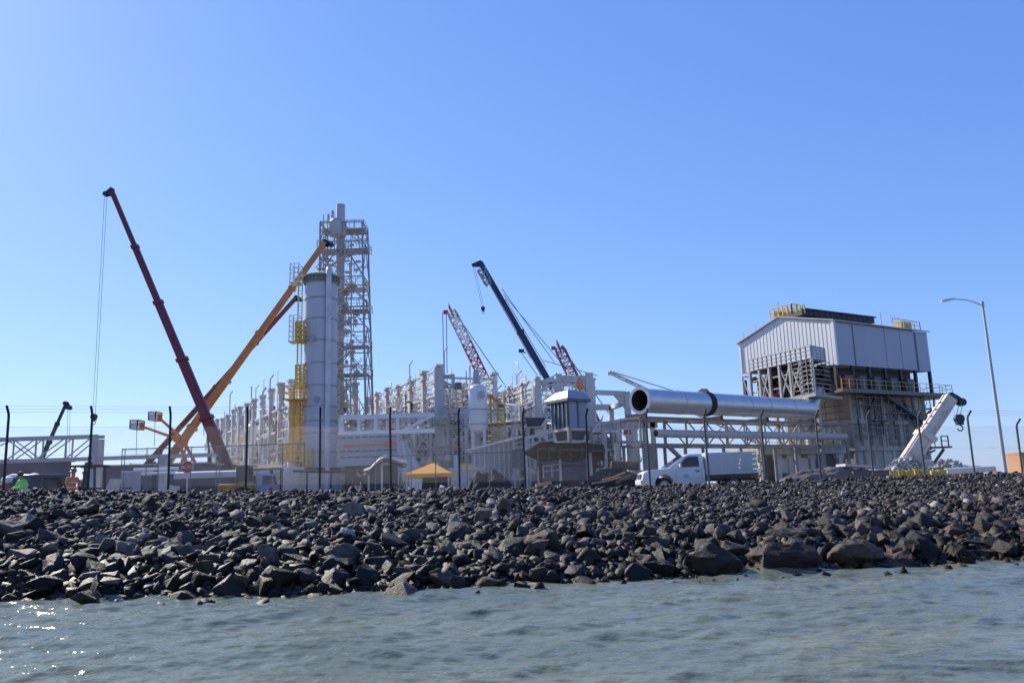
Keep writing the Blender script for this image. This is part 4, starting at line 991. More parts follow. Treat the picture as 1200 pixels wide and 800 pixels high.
M_TOWER2 = mat('truss_steel', (.33, .32, .31), .6, .1, .2, 1)
def ribbed_box():
    up = Vector((0, 0, 1)); c = P(951, 420.5, 88); L = P(878.5, 434, 97.5); Rr = P(968, 421, 90.5)
    z0 = c.z; z1 = P(951, 404, 88).z; e1, e2, u1, u2 = quad_frame(c, L, Rr)
    n1 = Vector((u1.y, -u1.x, 0)); n1 = n1 if n1.dot(u2) < 0 else -n1; n2 = -u1
    t = thing('gas_duct', 'silver ribbed duct box on a cluttered steel truss in front of the clad gable', 'duct', Vector((c.x, c.y, GZ)))
    F = lambda a, b, z: Vector((c.x, c.y, 0)) + e1 * a + e2 * b + up * z
    m = MB(); m.hexa([F(0, 0, z0), F(1, 0, z0), F(1, 1, z0), F(0, 1, z0)], [F(0, 0, z1), F(1, 0, z1), F(1, 1, z1), F(0, 1, z1)]); bx = m.build('casing', M_LOUVRE, t)  # casing coloured dark to put shadow gaps between the bright ribs
    m = MB(); N = 13
    for i in range(N):
        a = (i + .3) / N; m.box(F(a, 0, (z0 + z1) / 2) + n1 * .075, (e1.length / N * .66, .14, z1 - z0 - .1), u1)
    for k in range(4): m.bar(F(.01, 0, lerp(z0, z1, .08 + k * .28)) + n1 * .16, F(.99, 0, lerp(z0, z1, .08 + k * .28)) + n1 * .16, .05, .04)
    m.build('stiffening_rib', M_WHITEB, bx)
    m = MB(); m.sheet(F(0, .03, z0 + .1) - u1 * .004, F(0, .97, z0 + .1) - u1 * .004, F(0, .97, z1 - .1) - u1 * .004, F(0, .03, z1 - .1) - u1 * .004, -.015); m.build('side_panel', M_GALV, bx)
    m = MB()
    for k in range(5): m.bar(F(0, .02, lerp(z0, z1, .05 + k * .22)) - u1 * .04, F(0, .98, lerp(z0, z1, .05 + k * .22)) - u1 * .04, .08, .06)
    for k in range(4): m.bar(F(0, .1 + k * .27, z0) - u1 * .04, F(0, .1 + k * .27, z1) - u1 * .04, .08, .06, u1)
    m.build('side_rib', M_GREY, bx)
    zd = P(951, 462, 88).z
    for i in range(7):
        m = MB(); a = i / 6; m.bar(F(a, 0, zd), F(a, 0, z0), .3, .3, u1); m.build('truss_post', M_TOWER2, t)
    for i in (1, 3, 6): m = MB(); m.bar(F(i / 6, 1.3, zd), F(i / 6, 1.3, z0), .3, .3, u1); m.build('truss_post', M_TOWER2, t)
    m = MB()
    for i in (1, 2, 4): m.bar(F(i / 6, 0, zd), F((i + 1) / 6, 0, z0), .14); m.bar(F((i + 1) / 6, 0, zd), F(i / 6, 0, z0), .14)
    for k in (.35, .7): m.bar(F(0, .02, lerp(zd, z0, k)), F(1, .02, lerp(zd, z0, k)), .14)
    for i in range(9):                            # scaffold on the near corner
        z = lerp(zd - .3, z0 - .2, i / 8); m.bar(F(-.02, -.1, z), F(.28, -.1, z - .1), .07); m.bar(F(-.04, -.1, z), F(-.04, 1, z), .07)
    for a in (-.04, .06, .17, .28): m.bar(F(a, -.12, zd - .4), F(a, -.12, z0 + .2), .07)
    m.build('bracing', M_TOWER2, t)
    m = MB(); m.hexa([F(-.06, -.25, zd - .3), F(1.08, -.2, zd - .3), F(1.08, 1.6, zd - .3), F(-.06, 1.6, zd - .3)], [F(-.06, -.25, zd), F(1.08, -.2, zd), F(1.08, 1.6, zd), F(-.06, 1.6, zd)]); m.build('platform', M_TOWER2, t)
    m = MB(); rr = random.Random(3)
    for i in range(120):
        q = F(rr.uniform(0, .98), rr.uniform(.2, 1.4), rr.uniform(zd + .1, z0 - .3)); m.box(q, (rr.uniform(.3, 1.4), rr.uniform(.3, 1), rr.uniform(.2, 1.2)), u1)
    m.build('equipment', M_RUST, t)['kind'] = 'stuff'
    m = MB()
    for i in range(8): q = F(rr.uniform(.55, .98), rr.uniform(.1, .3), rr.uniform(zd + .3, z0 - .6)); m.box(q, (.5, .3, .7), u1)
    m.build('red_fitting', M_MAUVE, t)['kind'] = 'stuff'
    m = MB(); x0 = F(1.13, 0, 0); q = lambda a, b, z: F(a, b, z)
    for b in (0, 1): m.bar(q(1.0, b, zd), q(1.14, b, zd), .14); m.bar(q(1.14, b, zd), q(1.14, b, z0 - .3), .14); m.bar(q(1.0, b, z0 - .3), q(1.14, b, z0 - .3), .14); m.bar(q(1.0, b, zd), q(1.14, b, z0 - .3), .1)
    m.bar(q(1.14, 0, zd), q(1.14, 1, zd), .12); m.bar(q(1.14, 0, z0 - .3), q(1.14, 1, z0 - .3), .12); m.build('end_frame', M_GREY, t)
    for a, b in ((.02, .2), (.5, .2), (.98, .2), (.5, 1.5), (.98, 1.5)):
        m = MB(); m.bar(F(a, b, GZ), F(a, b, zd - .3), .4, .4, u1); m.build('support_leg', M_OLDCONC, t)
    m = MB(); m.tube([P(941, 479.5, 87.5), P(948, 475, 88.5), P(953, 467, 89.5), P(955, 457, 90.5)], [1.0, 1.0, .9, .8], 20); m.build('duct_elbow', M_ALU, t)
ribbed_box()
def annex():
    c0, c1 = G(893, 90), G(992, 93.5); d = (c1 - c0); L = d.length; u = d.normalized(); n = Vector((u.y, -u.x, 0)); n = n if n.y < 0 else -n
    z1 = P(940, 523, 91).z; H = z1 - GZ; t = thing('annex', 'low stained concrete annex with dark open bays under the silver pipe ends', 'building', c0)
    up = Vector((0, 0, 1))
    m = MB(); m.box(c0 + u * L / 2 - n * 3 + up * (H - .4), (L + .6, 6.6, .8), u); m.build('roof_slab', M_OLDCONC, t)
    m = MB(); m.box(c0 + u * L / 2 - n * 6 + up * (H - .8) / 2, (L, .3, H - .8), u); m.build('back_wall', M_OLDCONC, t)
    for a in (.02, .22, .36, .44, .62, .96):
        m = MB(); m.box(c0 + u * L * a - n * .3 + up * (H - .8) / 2, (.55, .6, H - .8), u); m.box(c0 + u * L * a - n * .3 + up * (H - 1.1), (1.0, .5, .5), u); m.build('column', M_CONC, t)
    m = MB(); m.box(c0 + u * L * .4 - n * .35 + up * (H - .8) * .62, (L * .36, .25, (H - .8) * .5), u); m.build('panel', M_CONC, t)
    m = MB(); m.box(c0 + u * L * .79 - n * .8 + up * (H - .8) * .5, (L * .3, .3, (H - .8) * .98), u); m.build('dark_bay_fill', M_DARKST, t)  # dark panel stands in for the shade inside this open bay
    m = MB(); rail(m, [c0 + up * H - n * .3, c0 + u * L + up * H - n * .3], 1.0, .04, 1.5); m.build('roof_railing', M_GALV, t)
    m = MB()
    for a in (.78, .82, .86, .9): m.box(c0 + u * L * a + up * (H + .25), (.5, .6, .5), u)
    m.build('roof_fitting', M_YEL, t)
annex()

# ------------------------------------------------------------------ silver pipes and their bridge
def big_pipe():
    a, b = P(749.5, 469, 70), P(949, 479.5, 88); d = (b - a); L = d.length; u = d.normalized(); r = 1.06
    t = thing('silver_pipe', 'huge open ended silver pipe resting on the steel bridge', 'pipe', a)
    m = MB(); m.lathe(a, [(r - .12, 0), (r, 0), (r, L * .42), (r, L)], 40, u); m.build('shell', M_ALU, t)
    m = MB(); m.lathe(a, [(r - .12, 0), (r - .125, L * .9)], 40, u); m.lathe(a + u * L * .6, [(r - .13, 0), (0, .05)], 40, u); m.build('bore', M_PIPEIN, t)
    m = MB(); m.lathe(a - u * .02, [(r - .14, 0), (r + .13, 0), (r + .13, .22), (r - .01, .22)], 40, u); m.build('end_flange', M_WHITEB, t)
    for k in (.19, .56, .68, .84): 
        m = MB(); m.lathe(a + u * L * k, [(r - .02, -.06), (r + .035, -.06), (r + .035, .06), (r - .02, .06)], 40, u); m.build('seam_band', M_ALU, t)
    m = MB(); s = u.cross(Vector((0, 0, 1))).normalized()
    m.bar(a + u * 6 + s * .2, a + u * 6.3 - s * .6, .06); m.bar(a + u * 5 + Vector((0, 0, .2)) - s * .7, a + u * 5 + Vector((0, 0, .2)) + s * .7, .05); m.build('inner_strut', M_GALV, t)
    # strap round the pipe with a bundle on top
    a2 = a + u * L * .335
    st = MB(); st.lathe(a2, [(r + .004, -.32), (r + .09, -.32), (r + .09, .32), (r + .004, .32)], 36, u); o = st.build('lifting_sling', M_RUSTD, loc=a2); tag(o, 'dark sling strap wrapped round the huge silver pipe', 'sling')
    m = MB(); q = a2 + Vector((-.1, 0, r + .17)); m.tube([q + Vector((-.55, 0, -.12)), q + Vector((-.2, 0, .1)), q + Vector((.3, 0, .08)), q + Vector((.6, 0, -.22))], [.06, .13, .14, .06], 8)
    tag(m.build('canvas_bundle', M_TAN, loc=q), 'small tan canvas bundle lying on top of the silver pipe above the sling', 'bundle')
    # smaller pipe
    a, b = P(768.5, 507.5, 71), P(990, 511.5, 90); d = b - a; L = d.length; u = d.normalized(); r = .36
    t = thing('grey_pipe', 'long thinner pale pipe with open dark end below the huge silver pipe', 'pipe', a)
    m = MB(); m.lathe(a, [(r - .05, 0), (r, 0), (r, L), (0, L)], 24, u); m.build('shell', mat('primed_pipe', (.46, .43, .395), .6, .1, .12, .8), t)
    m = MB(); m.lathe(a, [(r - .05, 0), (r - .052, 4), (0, 4.1)], 24, u); m.build('bore', M_PIPEIN, t)
big_pipe()
M_BRIDGE = mat('bridge_steel', (.21, .20, .195), .6, .1, .2, 1, rust=(.19, .155, .13), rustamt=.3)
def pipe_bridge():
    a, b = P(750, 489, 73), P(992, 496, 92); zt = a.z; b.z = zt; zb = P(750, 521, 73).z
    t = thing('pipe_bridge', 'grey steel truss bridge carrying the two long silver pipes', 'pipe bridge', Vector((a.x, a.y, GZ)))
    d = (b - a); L = d.length; u = d.normalized(); s = Vector((u.y, -u.x, 0)); s = s if s.y < 0 else -s; up = Vector((0, 0, 1)); dz = up * (zb - zt)
    for o in (Vector(), -s * 2.6):
        for z in (Vector(), dz): MB().bar(a + o + z, b + o + z, .2, .26).build('chord', M_BRIDGE, t)
    N = 11; m = MB()
    for i in range(N + 1):
        q = a + u * (L * i / N)
        for o in (Vector(), -s * 2.6):
            if i < N and i >= 2:
                q2 = a + u * (L * (i + 1) / N)
                if i % 2: m.bar(q + o + dz, q2 + o, .1)
                else: m.bar(q + o, q2 + o + dz, .1)
        m.bar(q, q - s * 2.6, .2); m.bar(q + dz, q - s * 2.6 + dz, .2)
    m.build('diagonal', M_BRIDGE, t)
    for i in range(0, N + 1):
        q = a + u * (L * i / N)
        for o in (Vector(), -s * 2.6): MB().bar(q + o, q + o + dz, .14).build('post', M_BRIDGE, t)
    for px in (752, 765, 800, 848, 900, 950, 988):
        k = (px - 750) / 242; k = k * .9 if px < 900 else k
        q = a + u * (L * min(.99, max(0, ((px - 750) / 242) * .84 + .0 if px < 980 else .99)))
        for o in (Vector(), -s * 2.6): MB().bar(Vector((q.x + o.x, q.y + o.y, GZ)), q + o + dz, .28).build('leg', M_BRIDGE, t)
    m = MB(); q = a + u * L * .17 + dz; m.bar(q, q + u * -3.2 + up * 0, .25); m.bar(a + u * L * .1 + dz, a + u * L * .17 + dz - up * 1.6, .3); m.build('knee_brace', M_BRIDGE, t)
    for k in (.02, .34, .56, .8):                   # saddles under the big pipe
        m = MB(); q = a + u * L * k - s * .2; m.box(q + up * .22 - s * .9, (.4, 2.4, .42), u); m.build('pipe_saddle', M_DARKST, t)
pipe_bridge()

# ------------------------------------------------------------------ concrete frames and hopper in the middle
def arch_frame():
    Y = 86.0; up = Vector((0, 0, 1)); t = thing('concrete_arch', 'tall pale concrete portal frame with rounded arch corners behind the hopper', 'concrete frame', G(663, Y))
    X = lambda px: P(px, 470, Y).x; z = lambda py: P(662, py, Y).z; rr = .75
    for dy in (0, 5.5):
        for px in (631.5, 656, 691.5):
            w = .62 if px < 690 else .85; top = z(438 if px > 640 else 444)
            MB().box((X(px), Y + dy, (GZ + top) / 2), (w, .7, top - GZ)).build('column', M_CONC, t)
        for (p0, p1, y0, y1, ht) in () if dy else ((631.5, 656, 445, 440, .7), (656, 691.5, 440, 441, .75)):
            a, b = Vector((X(p0) + .35, Y + dy, z(y0) - ht / 2)), Vector((X(p1) - .45, Y + dy, z(y1) - ht / 2))
            m = MB(); m.bar(a, b, .6, ht); 
            for e, s in (((a, 1), (b, -1)) if dy == 0 else ()):
                arc = [e + Vector((s * .03, -.3, -ht / 2 + .02))] + [e + Vector((s * (1.0 - math.sin(q) * .97), -.3, -ht / 2 - 1.0 + math.cos(q) * .97 + 0.0)) for q in [PI / 2 * i / 6 for i in range(7)]]
                m.prism([arc[0]] + arc[1:], (0, .6, 0))
            m.build('arch_beam', M_CONC, t)
    for px in (631.5, 656, 691.5):
        for yy in (478, 500): MB().bar((X(px), Y + .35, z(yy)), (X(px), Y + 5.15, z(yy)), .4, .6).build('tie_beam', M_CONC, t)
    for yy in (485, 505): MB().bar((X(632), Y + .1, z(yy)), (X(655), Y + .1, z(yy)), .3, .4).build('cross_beam', M_CONC, t)
    m = MB(); q = Vector((X(680), Y - .2, z(449))); pts = [q + Vector((.05 * math.sin(i * 2.1), 0, .55 - i * .3)) for i in range(6)]
    m.tube(pts, [.12, .3, .26, .34, .28, .1], 10); tag(m.build('orange_cloth', mat('orange_cloth', (.75, .26, .1), .85, 0, .2, 3), loc=q), 'orange cloth bundle hanging in the arch opening above the hopper roof', 'cloth')
arch_frame()
def concrete_frame():
    Y = 82.0; t = thing('concrete_portal', 'open pale concrete beam and column frame between the arch frame and silver pipe', 'concrete frame', G(722, Y))
    def V(px, py, y=Y): return P(px, py, y)
    def post(px, top, w, y=Y): q = V(px, top, y); MB().box((q.x, y, (q.z + GZ) / 2), (w, w, q.z - GZ)).build('column', M_CONC, t); return q
    post(734.5, 459, .6); post(716, 476, .5, 87); post(743, 490, .45, 78); post(723, 492, .5); post(707, 494, .45, 80); post(755, 490, .5, 84); post(764, 492, .5, 84)
    for a, b, h in ((V(696, 459.5), V(733, 461), .45), (V(696, 477, 87), V(717, 477, 87), .6), (V(717, 477, 87), V(734, 471.5, Y), .45), (V(704, 497, 80), V(745, 490, 79), .35), (V(697, 500, 84), V(770, 497, 84), .7), (V(697, 518, 83), V(760, 518, 83), .3)):
        MB().bar(a, b, .5, h).build('beam', M_CONC, t)
    for px, y in ((734.5, Y), (723, Y)):
        q = V(px, 463, y) if px > 730 else V(px, 500, y); m = MB(); m.prism([q + Vector((-.3, -.2, 0)), q + Vector((-1.3, -.2, 0)), q + Vector((-.3, -.2, -1.3))], (0, .4, 0)); m.build('corbel', M_CONC, t)
    for (p0, p1, y0, y1, yy) in ((720, 727, 520, 540, 76), (738, 750, 521, 541, 76), (756, 770, 523, 552, 76)):
        a, b = V(p0, y0, yy), V(p1, y1, yy); MB().box(((a.x + b.x) / 2, yy, (a.z + GZ) / 2), (b.x - a.x, .3, a.z - GZ)).build('wall_panel', M_OLDCONC, t)
    m = MB(); a = V(725, 517, 75); b = V(750, 517, 75); rail(m, [a, b], 1.1, .04, .8); m.build('railing', M_GALV, t)
    MB().box(V(735, 506, 80), (.7, .3, .5)).build('red_bracket', M_RED2, t)
    a, b = V(688, 503, 80), V(718, 503, 80); m = MB(); rr = random.Random(8)
    for i in range(36): q = V(rr.uniform(690, 722), rr.uniform(500, 540), rr.uniform(79, 83)); m.bar(q, q + Vector((rr.uniform(-1.5, 1.5), 0, rr.choice((0, 0, 1.5)))), rr.uniform(.07, .2))
    m.build('pipework', M_STEEL2, t)['kind'] = 'stuff'
concrete_frame()
M_BIN = mat('hopper_paint', (.25, .295, .38), .5, .05, .1, .8, streak=.15, rust=(.21, .245, .31), rustamt=.35)
def hopper():
    c, L, Rr = P(667, 500, 74), P(647.5, 500, 77), P(689, 500, 75.6); up = Vector((0, 0, 1)); z0, z1 = c.z, P(667, 465, 74).z; e1, e2, u1, u2 = quad_frame(c, L, Rr)
    t = thing('hopper', 'blue grey ribbed hopper bin with a hipped roof above the rusty awning', 'hopper', Vector((c.x, c.y, GZ)))
    F = lambda a, b, z: Vector((c.x, c.y, 0)) + e1 * a + e2 * b + up * z
    MB().hexa([F(0, 0, z0), F(1, 0, z0), F(1, 1, z0), F(0, 1, z0)], [F(0, 0, z1), F(1, 0, z1), F(1, 1, z1), F(0, 1, z1)]).build('bin', M_BIN, t)
    z2, z3 = z1 - .12, P(672, 457.5, 75).z
    m = MB(); m.hexa([F(-.12, -.14, z2), F(1.35, -.14, z2 + .15), F(1.35, 1.12, z2 + .15), F(-.12, 1.12, z2)], [F(.1, .1, z3), F(.85, .1, z3), F(.85, .9, z3), F(.1, .9, z3)])
    m.build('roof', M_BIN, t)
    m = MB(); m.hexa([F(-.12, -.14, z2 - .25), F(1.35, -.14, z2 - .1), F(1.35, 1.12, z2 - .1), F(-.12, 1.12, z2 - .25)], [F(-.12, -.14, z2 - .003), F(1.35, -.14, z2 + .147), F(1.35, 1.12, z2 + .147), F(-.12, 1.12, z2 - .003)]); m.build('fascia', M_LOUVRE, t)
    n1 = Vector((u1.y, -u1.x, 0)); n1 = n1 if n1.dot(u2) < 0 else -n1; n2 = -u1
    for i in range(5): a = .03 + .235 * i; MB().bar(F(a, 0, z0) + n1 * .09, F(a, 0, z1) + n1 * .09, .2, .18, n1).build('rib', M_LOUVRE if i < 4 else M_BIN, t)
    for b in (.0, .5): MB().bar(F(0, b, z0) + Vector((0, -.06, 0)), F(0, b, z1 - .1) + Vector((0, -.06, 0)), .1, .1, n2).build('seam', M_LOUVRE, t)
    for k in (.35, .7): MB().bar(F(0, 0, lerp(z0, z1, k)) + n1 * .03, F(1, 0, lerp(z0, z1, k)) + n1 * .03, .1, .06).build('seam', M_LOUVRE, t)
    zb = P(667, 512, 74).z
    MB().hexa([F(.25, .2, zb - 1.0), F(.8, .2, zb - 1.0), F(.8, .8, zb - 1.0), F(.25, .8, zb - 1.0)], [F(.02, .02, z0 - .005), F(.98, .02, z0 - .005), F(.98, .98, z0 - .005), F(.02, .98, z0 - .005)]).build('cone', M_DARKST, t)
    for a in (-.05, 1.05):
        for b in (-.05, 1.05): m = MB(); m.bar(F(a, b, GZ), F(a, b, z0), .32, .32, u1); m.build('leg', M_BRIDGE, t)
    m = MB()
    for z in (z0 - .2, zb - .4): 
        m.bar(F(-.05, -.05, z), F(1.05, -.05, z), .25); m.bar(F(-.05, -.05, z), F(-.05, 1.05, z), .25)
    a = P(616, 513, 72); b = P(649, 505, 72); m.bar(a, b, .25); m.bar(a + up * -.7, b + up * -.7, .16); m.bar(a + up * -1.4, b + up * -1.4, .16)
    for i in range(5): q = a.lerp(b, i / 4); m.bar(q, Vector((q.x, q.y, GZ if i % 2 == 0 else q.z - 1.4)), .2)
    m.build('gantry_beam', M_GREY, t)
    m = MB(); m.hexa([P(618, 500, 73), P(634, 499, 73), P(634, 499, 75), P(618, 500, 75)], [P(615, 489, 73), P(640, 489, 73), P(640, 489, 75), P(615, 489, 75)]); m.build('feed_box', M_DARKST, t)
hopper()

def machinery():
    for lab, px0, px1, py0, Y, sd in (('cluster of dark machinery and pipes left of the hopper above the sloped gallery', 604, 640, 497, 78, 5), ('cluster of dark machinery and ducts right of the hopper behind the awning', 693, 722, 503, 80, 6)):
        r = random.Random(sd); a, b = G(px0, Y), G(px1, Y); z1 = P(px0, py0, Y).z; t = thing('machinery', lab, 'machinery', Vector(((a.x + b.x) / 2, Y, GZ))); w = b.x - a.x
        m = MB()
        for k in (0, .5, 1):
            for dy in (0, 2.2): m.bar((lerp(a.x, b.x, k), Y + dy, GZ), (lerp(a.x, b.x, k), Y + dy, z1), .16)
        for z in (.35, .65, .95):
            zz = lerp(GZ, z1, z); m.box(((a.x + b.x) / 2, Y + 1.1, zz), (w + .2, 2.4, .1)); rail(m, [(a.x, Y, zz), (b.x, Y, zz)], 1.0, .03, .8)
        m.build('frame', M_GREY, t)
        for i in range(9):
            m = MB(); x, z = r.uniform(a.x, b.x), lerp(GZ, z1, r.choice((.36, .36, .66, .66, .02))); h = r.uniform(.7, 1.7)
            if i % 3 == 0: m.lathe((x, Y + r.uniform(.3, 1.4), z), [(0, 0), (.4, .05), (.45, h * .8), (.2, h), (.2, h + .5), (0, h + .5)], 14)
            else: m.box((x, Y + r.uniform(.3, 1.4), z + h / 2 + .06), (r.uniform(.5, 1.3), r.uniform(.5, 1), h))
            m.build('machine_casing', (M_DARKST, M_LOUVRE, M_RUST, M_GREY)[i % 4], t)
        for i in range(6): m = MB(); q = Vector((r.uniform(a.x, b.x), Y + r.uniform(-.2, .8), lerp(GZ, z1, r.uniform(.2, .9)))); m.tube([q, q + Vector((r.uniform(-1.5, 1.5), 0, 0)), q + Vector((r.uniform(-1.5, 1.5), 0, r.uniform(-1.5, 1)))], .09, 7); m.build('pipe', M_STEEL2 if i % 2 else M_DARKST, t)
machinery()

def dome_vessel():
    Y = 92; c = G(562.5, Y); px = Y / FPX; r = 11 * px; zt = P(562, 450, Y).z; zs = P(562, 502, Y).z
    t = thing('domed_vessel', 'white upright vessel with domed top and round manhole amid the pale racks', 'vessel', c); c = Vector((c.x, c.y, 0))
    MB().lathe(c + Vector((0, 0, zs)), [(0, -.6), (r * .8, -.3), (r, .1), (r, zt - zs - .9), (r * .93, zt - zs - .5), (r * .75, zt - zs - .2), (r * .4, zt - zs - .03), (0, zt - zs)], 32).build('shell', M_WHITE, t)
    m = MB(); q = P(564.5, 464, Y); q.y = Y - r * .97; m.lathe(q, [(.0, 0), (.34, 0), (.34, -.3), (.42, -.3), (.42, -.42), (0, -.42)], 20, (0, 1, 0)); m.build('manhole', M_GREY, t)
    for py in (480, 497): MB().lathe(c + Vector((0, 0, P(562, py, Y).z)), [(r, -.06), (r + .06, -.06), (r + .06, .06), (r, .06)], 32).build('ring', M_GREY, t)
    m = MB()
    for k in range(4): a = PI / 4 + k * PI / 2; m.bar(c + Vector((r * .85 * math.cos(a), r * .85 * math.sin(a), GZ)), c + Vector((r * .85 * math.cos(a), r * .85 * math.sin(a), zs + .3)), .3)
    m.build('leg_frame', M_WHITEB, t)
    m = MB(); x = P(558, 440, Y + 2).x; m.tube([(x, Y + 2, GZ), (x, Y + 2, P(558, 435, Y + 2).z)], .35, 14)
    o = m.build('vent_stack', M_GREY, loc=(x, Y + 2, GZ)); tag(o, 'slim grey vent stack rising right behind the white domed vessel', 'stack')
    m = MB(); t2 = thing('stair_tower', 'yellow steel stair tower standing right of the white domed vessel', 'stair tower', G(583, 94))
    x0, x1 = P(575, 480, 94).x, P(591, 480, 94).x; za, zb = GZ, P(583, 464, 94).z
    for x in (x0, (x0 + x1) / 2, x1):
        for y in (94, 96): m.bar((x, y, za), (x, y, zb), .14)
    m.build('frame', M_YEL, t2); m = MB(); z = za; s = 0
    while z < zb - 1.6:
        xa, xb = (x0, x1) if s % 2 == 0 else (x1, x0); m.bar((xa, 94.3, z), (xb, 94.3, z + 1.6), .7, .1); m.bar((xa, 93.9, z + 1), (xb, 93.9, z + 2.6), .08); m.box(((x0 + x1) / 2, 95.4, z + 1.6), (x1 - x0, .9, .07)); z += 1.6; s += 1
    m.build('stair_flight', M_YEL, t2)
    m = MB(); m.bar(P(573, 463, 93), P(583, 471, 93), .3, .3); tag(m.build('orange_beam', M_LIFT, loc=P(578, 467, 93)), 'short orange beam slanting down right beside the white domed vessel', 'beam')
dome_vessel()

def duct_casing():
    Y = 88; a, b = P(398, 546, Y), P(466, 546, Y); z0, z1 = a.z, P(430, 508.5, Y).z; t = thing('duct_casing', 'long blue grey ribbed casing with an orange stripe right of the silo foot', 'casing', Vector((a.x, Y, GZ)))
    MB().box(((a.x + b.x) / 2, Y + 2, (z0 + z1) / 2), (b.x - a.x, 4, z1 - z0)).build('shell', M_CLADB, t)
    for i in range(9): x = lerp(a.x, b.x, i / 8); MB().bar((x, Y - .08, z0), (x, Y - .08, z1), .16, .16, (0, 1, 0)).build('rib', M_GREY, t)
    for py in (512, 528, 535): z = P(430, py, Y).z; MB().bar((a.x, Y - .05, z), (b.x, Y - .05, z), .1, .12).build('stiffener', M_LOUVRE, t)
    z = P(430, 521.5, Y).z; MB().bar((a.x + .4, Y - .19, z), (b.x - .1, Y - .19, z), .06, .24).build('stripe', M_LIFT, t)
    x = P(458, 520, Y).x; m = MB(); m.box((x, Y - .3, z + .15), (1.2, .3, .42)); m.build('orange_box', M_LIFT, t)
    m = MB(); m.box(((a.x + b.x) / 2, Y + 2, (z0 + GZ) / 2), (b.x - a.x - 1, 3, z0 - GZ)); m.build('base', M_DARKST, t)
    zt = P(430, 488, Y).z; m = MB()
    for x in (a.x + .1, P(420, 500, Y).x, P(440, 500, Y).x, b.x): m.bar((x, Y + .3, z1), (x, Y + .3, zt), .5 if x < a.x + 1 else .35)
    m.bar((a.x, Y + .3, zt), (b.x + 4, Y + .3, zt), .45, .5); m.bar((a.x, Y + .3, z1 + .15), (b.x + 4, Y + .3, z1 + .15), .4, .45); m.bar((b.x, Y + .3, z1), (b.x + 4, Y + .3, zt), .3)
    m.build('top_frame', M_STEEL2, t)
    t = thing('panel_stack', 'fan of grey metal panels leaning together right of the ribbed casing', 'panels', G(478, 84)); 
    for i in range(7):
        lo, hi = P(469 + i * 3.4, 549, 84), P(465 + i * 2.2, 512 + i * 2.4, 85); m = MB(); m.sheet(lo, lo + Vector((.28, -.1, 0)), hi + Vector((.26, -.1, 0)), hi, .1); m.build('panel', (M_GREY, M_CLADB, M_GALV)[i % 3], t)
duct_casing()
def sloped_gallery():
    Y = 80; t = thing('sloped_gallery', 'grey ribbed gallery with top edge rising to the right in front of racks', 'gallery', G(578, Y))
    a, b = P(553, 527, Y), P(604, 513, Y + 1.5); c = Vector((b.x, b.y, GZ)); d = Vector((a.x, a.y, GZ)); off = Vector((0, 2.2, 0))
    MB().prism([a, b, c, d], off).build('wall', M_GREY, t)
    MB().bar(a + Vector((-.3, 1, .1)), b + Vector((.3, 1, .1)), 2.8, .22).build('roof', M_STEEL2, t)
    for i in range(9): k = (i + .5) / 9; q = a.lerp(b, k); MB().bar(Vector((q.x, q.y - .05, GZ)), q + Vector((0, -.05, -.02)), .14, .12, (0, 1, 0)).build('rib', M_GALV, t)
    t = thing('grey_cabin', 'plain grey flat roofed site cabin right of the orange tent', 'cabin', G(548, 66)); q0, q1 = G(529, 66), G(566, 67); z = P(548, 550, 66).z
    MB().box(((q0.x + q1.x) / 2, 67.5, (GZ + z) / 2), (q1.x - q0.x, 2.6, z - GZ)).build('wall', M_GREY, t)
    MB().box(((q0.x + q1.x) / 2, 67.5, z + .07), (q1.x - q0.x + .3, 2.9, .13)).build('roof', M_GALV, t)
    MB().box((q0.x + .95, 66.17, GZ + .8), (.65, .06, 1.5)).build('door', M_CLADB, t)
    MB().box((q1.x - .7, 66.17, GZ + 1.15), (.6, .06, .55)).build('window', M_GLASS, t)
    m = MB(); m.box((q0.x + 1.2, 66.4, z + .3), (1.2, .6, .35)); m.build('roof_crate', M_YEL2, t)

sloped_gallery()

# ------------------------------------------------------------------ truss bridge, hut and long shed at far left
def left_truss():
    Y = 66.0; t = thing('truss_bridge', 'grey steel box truss bridge ending in a thick end post at far left', 'truss bridge', G(60, Y))
    V = lambda px, py, dy=0: P(px, py, Y) + Vector((0, dy, 0))
    z1, z0 = V(60, 512.5).z, V(60, 538.5).z; X = lambda px: V(px, 525).x
    for dy in (0, 1.0):
        MB().bar((X(-160), Y + dy, z1), (X(114), Y + dy, z1), .22, .26).build('chord', M_GREY, t)
        MB().bar((X(-160), Y + dy, z0), (X(250), Y + dy, z0), .22, .26).build('chord', M_GREY, t)
        MB().bar((X(110), Y + dy, GZ), (X(110), Y + dy, z1 - .2), .5, .35, (0, 1, 0)).build('end_post', M_GREY, t)
        MB().bar((X(190), Y + dy, GZ), (X(190), Y + dy, z0), .4).build('leg', M_GREY, t)
        for px in (-60, 7, 42, 77): MB().bar((X(px), Y + dy, z0), (X(px), Y + dy, z1), .11).build('post', M_GREY, t)
        MB().bar((X(-30), Y + dy, GZ), (X(-30), Y + dy, z0), .4).build('leg', M_GREY, t)
        m = MB()
        for a, b in ((7, 42), (42, 7)): m.bar((X(a), Y + dy, z0), (X(b), Y + dy, z1), .085)
        m.bar((X(42), Y + dy, z0), (X(77), Y + dy, z1), .085); m.bar((X(77), Y + dy, z0), (X(108), Y + dy, z1), .085); m.bar((X(-60), Y + dy, z0), (X(7), Y + dy, z1), .085)
        m.build('diagonal', M_GREY, t)
    m = MB()
    for px in (-60, 7, 42, 77, 110): m.bar((X(px), Y, z1), (X(px), Y + 1.0, z1), .16); m.bar((X(px), Y, z0), (X(px), Y + 1.0, z0), .16)
    m.build('cross_tie', M_GREY, t)
left_truss()
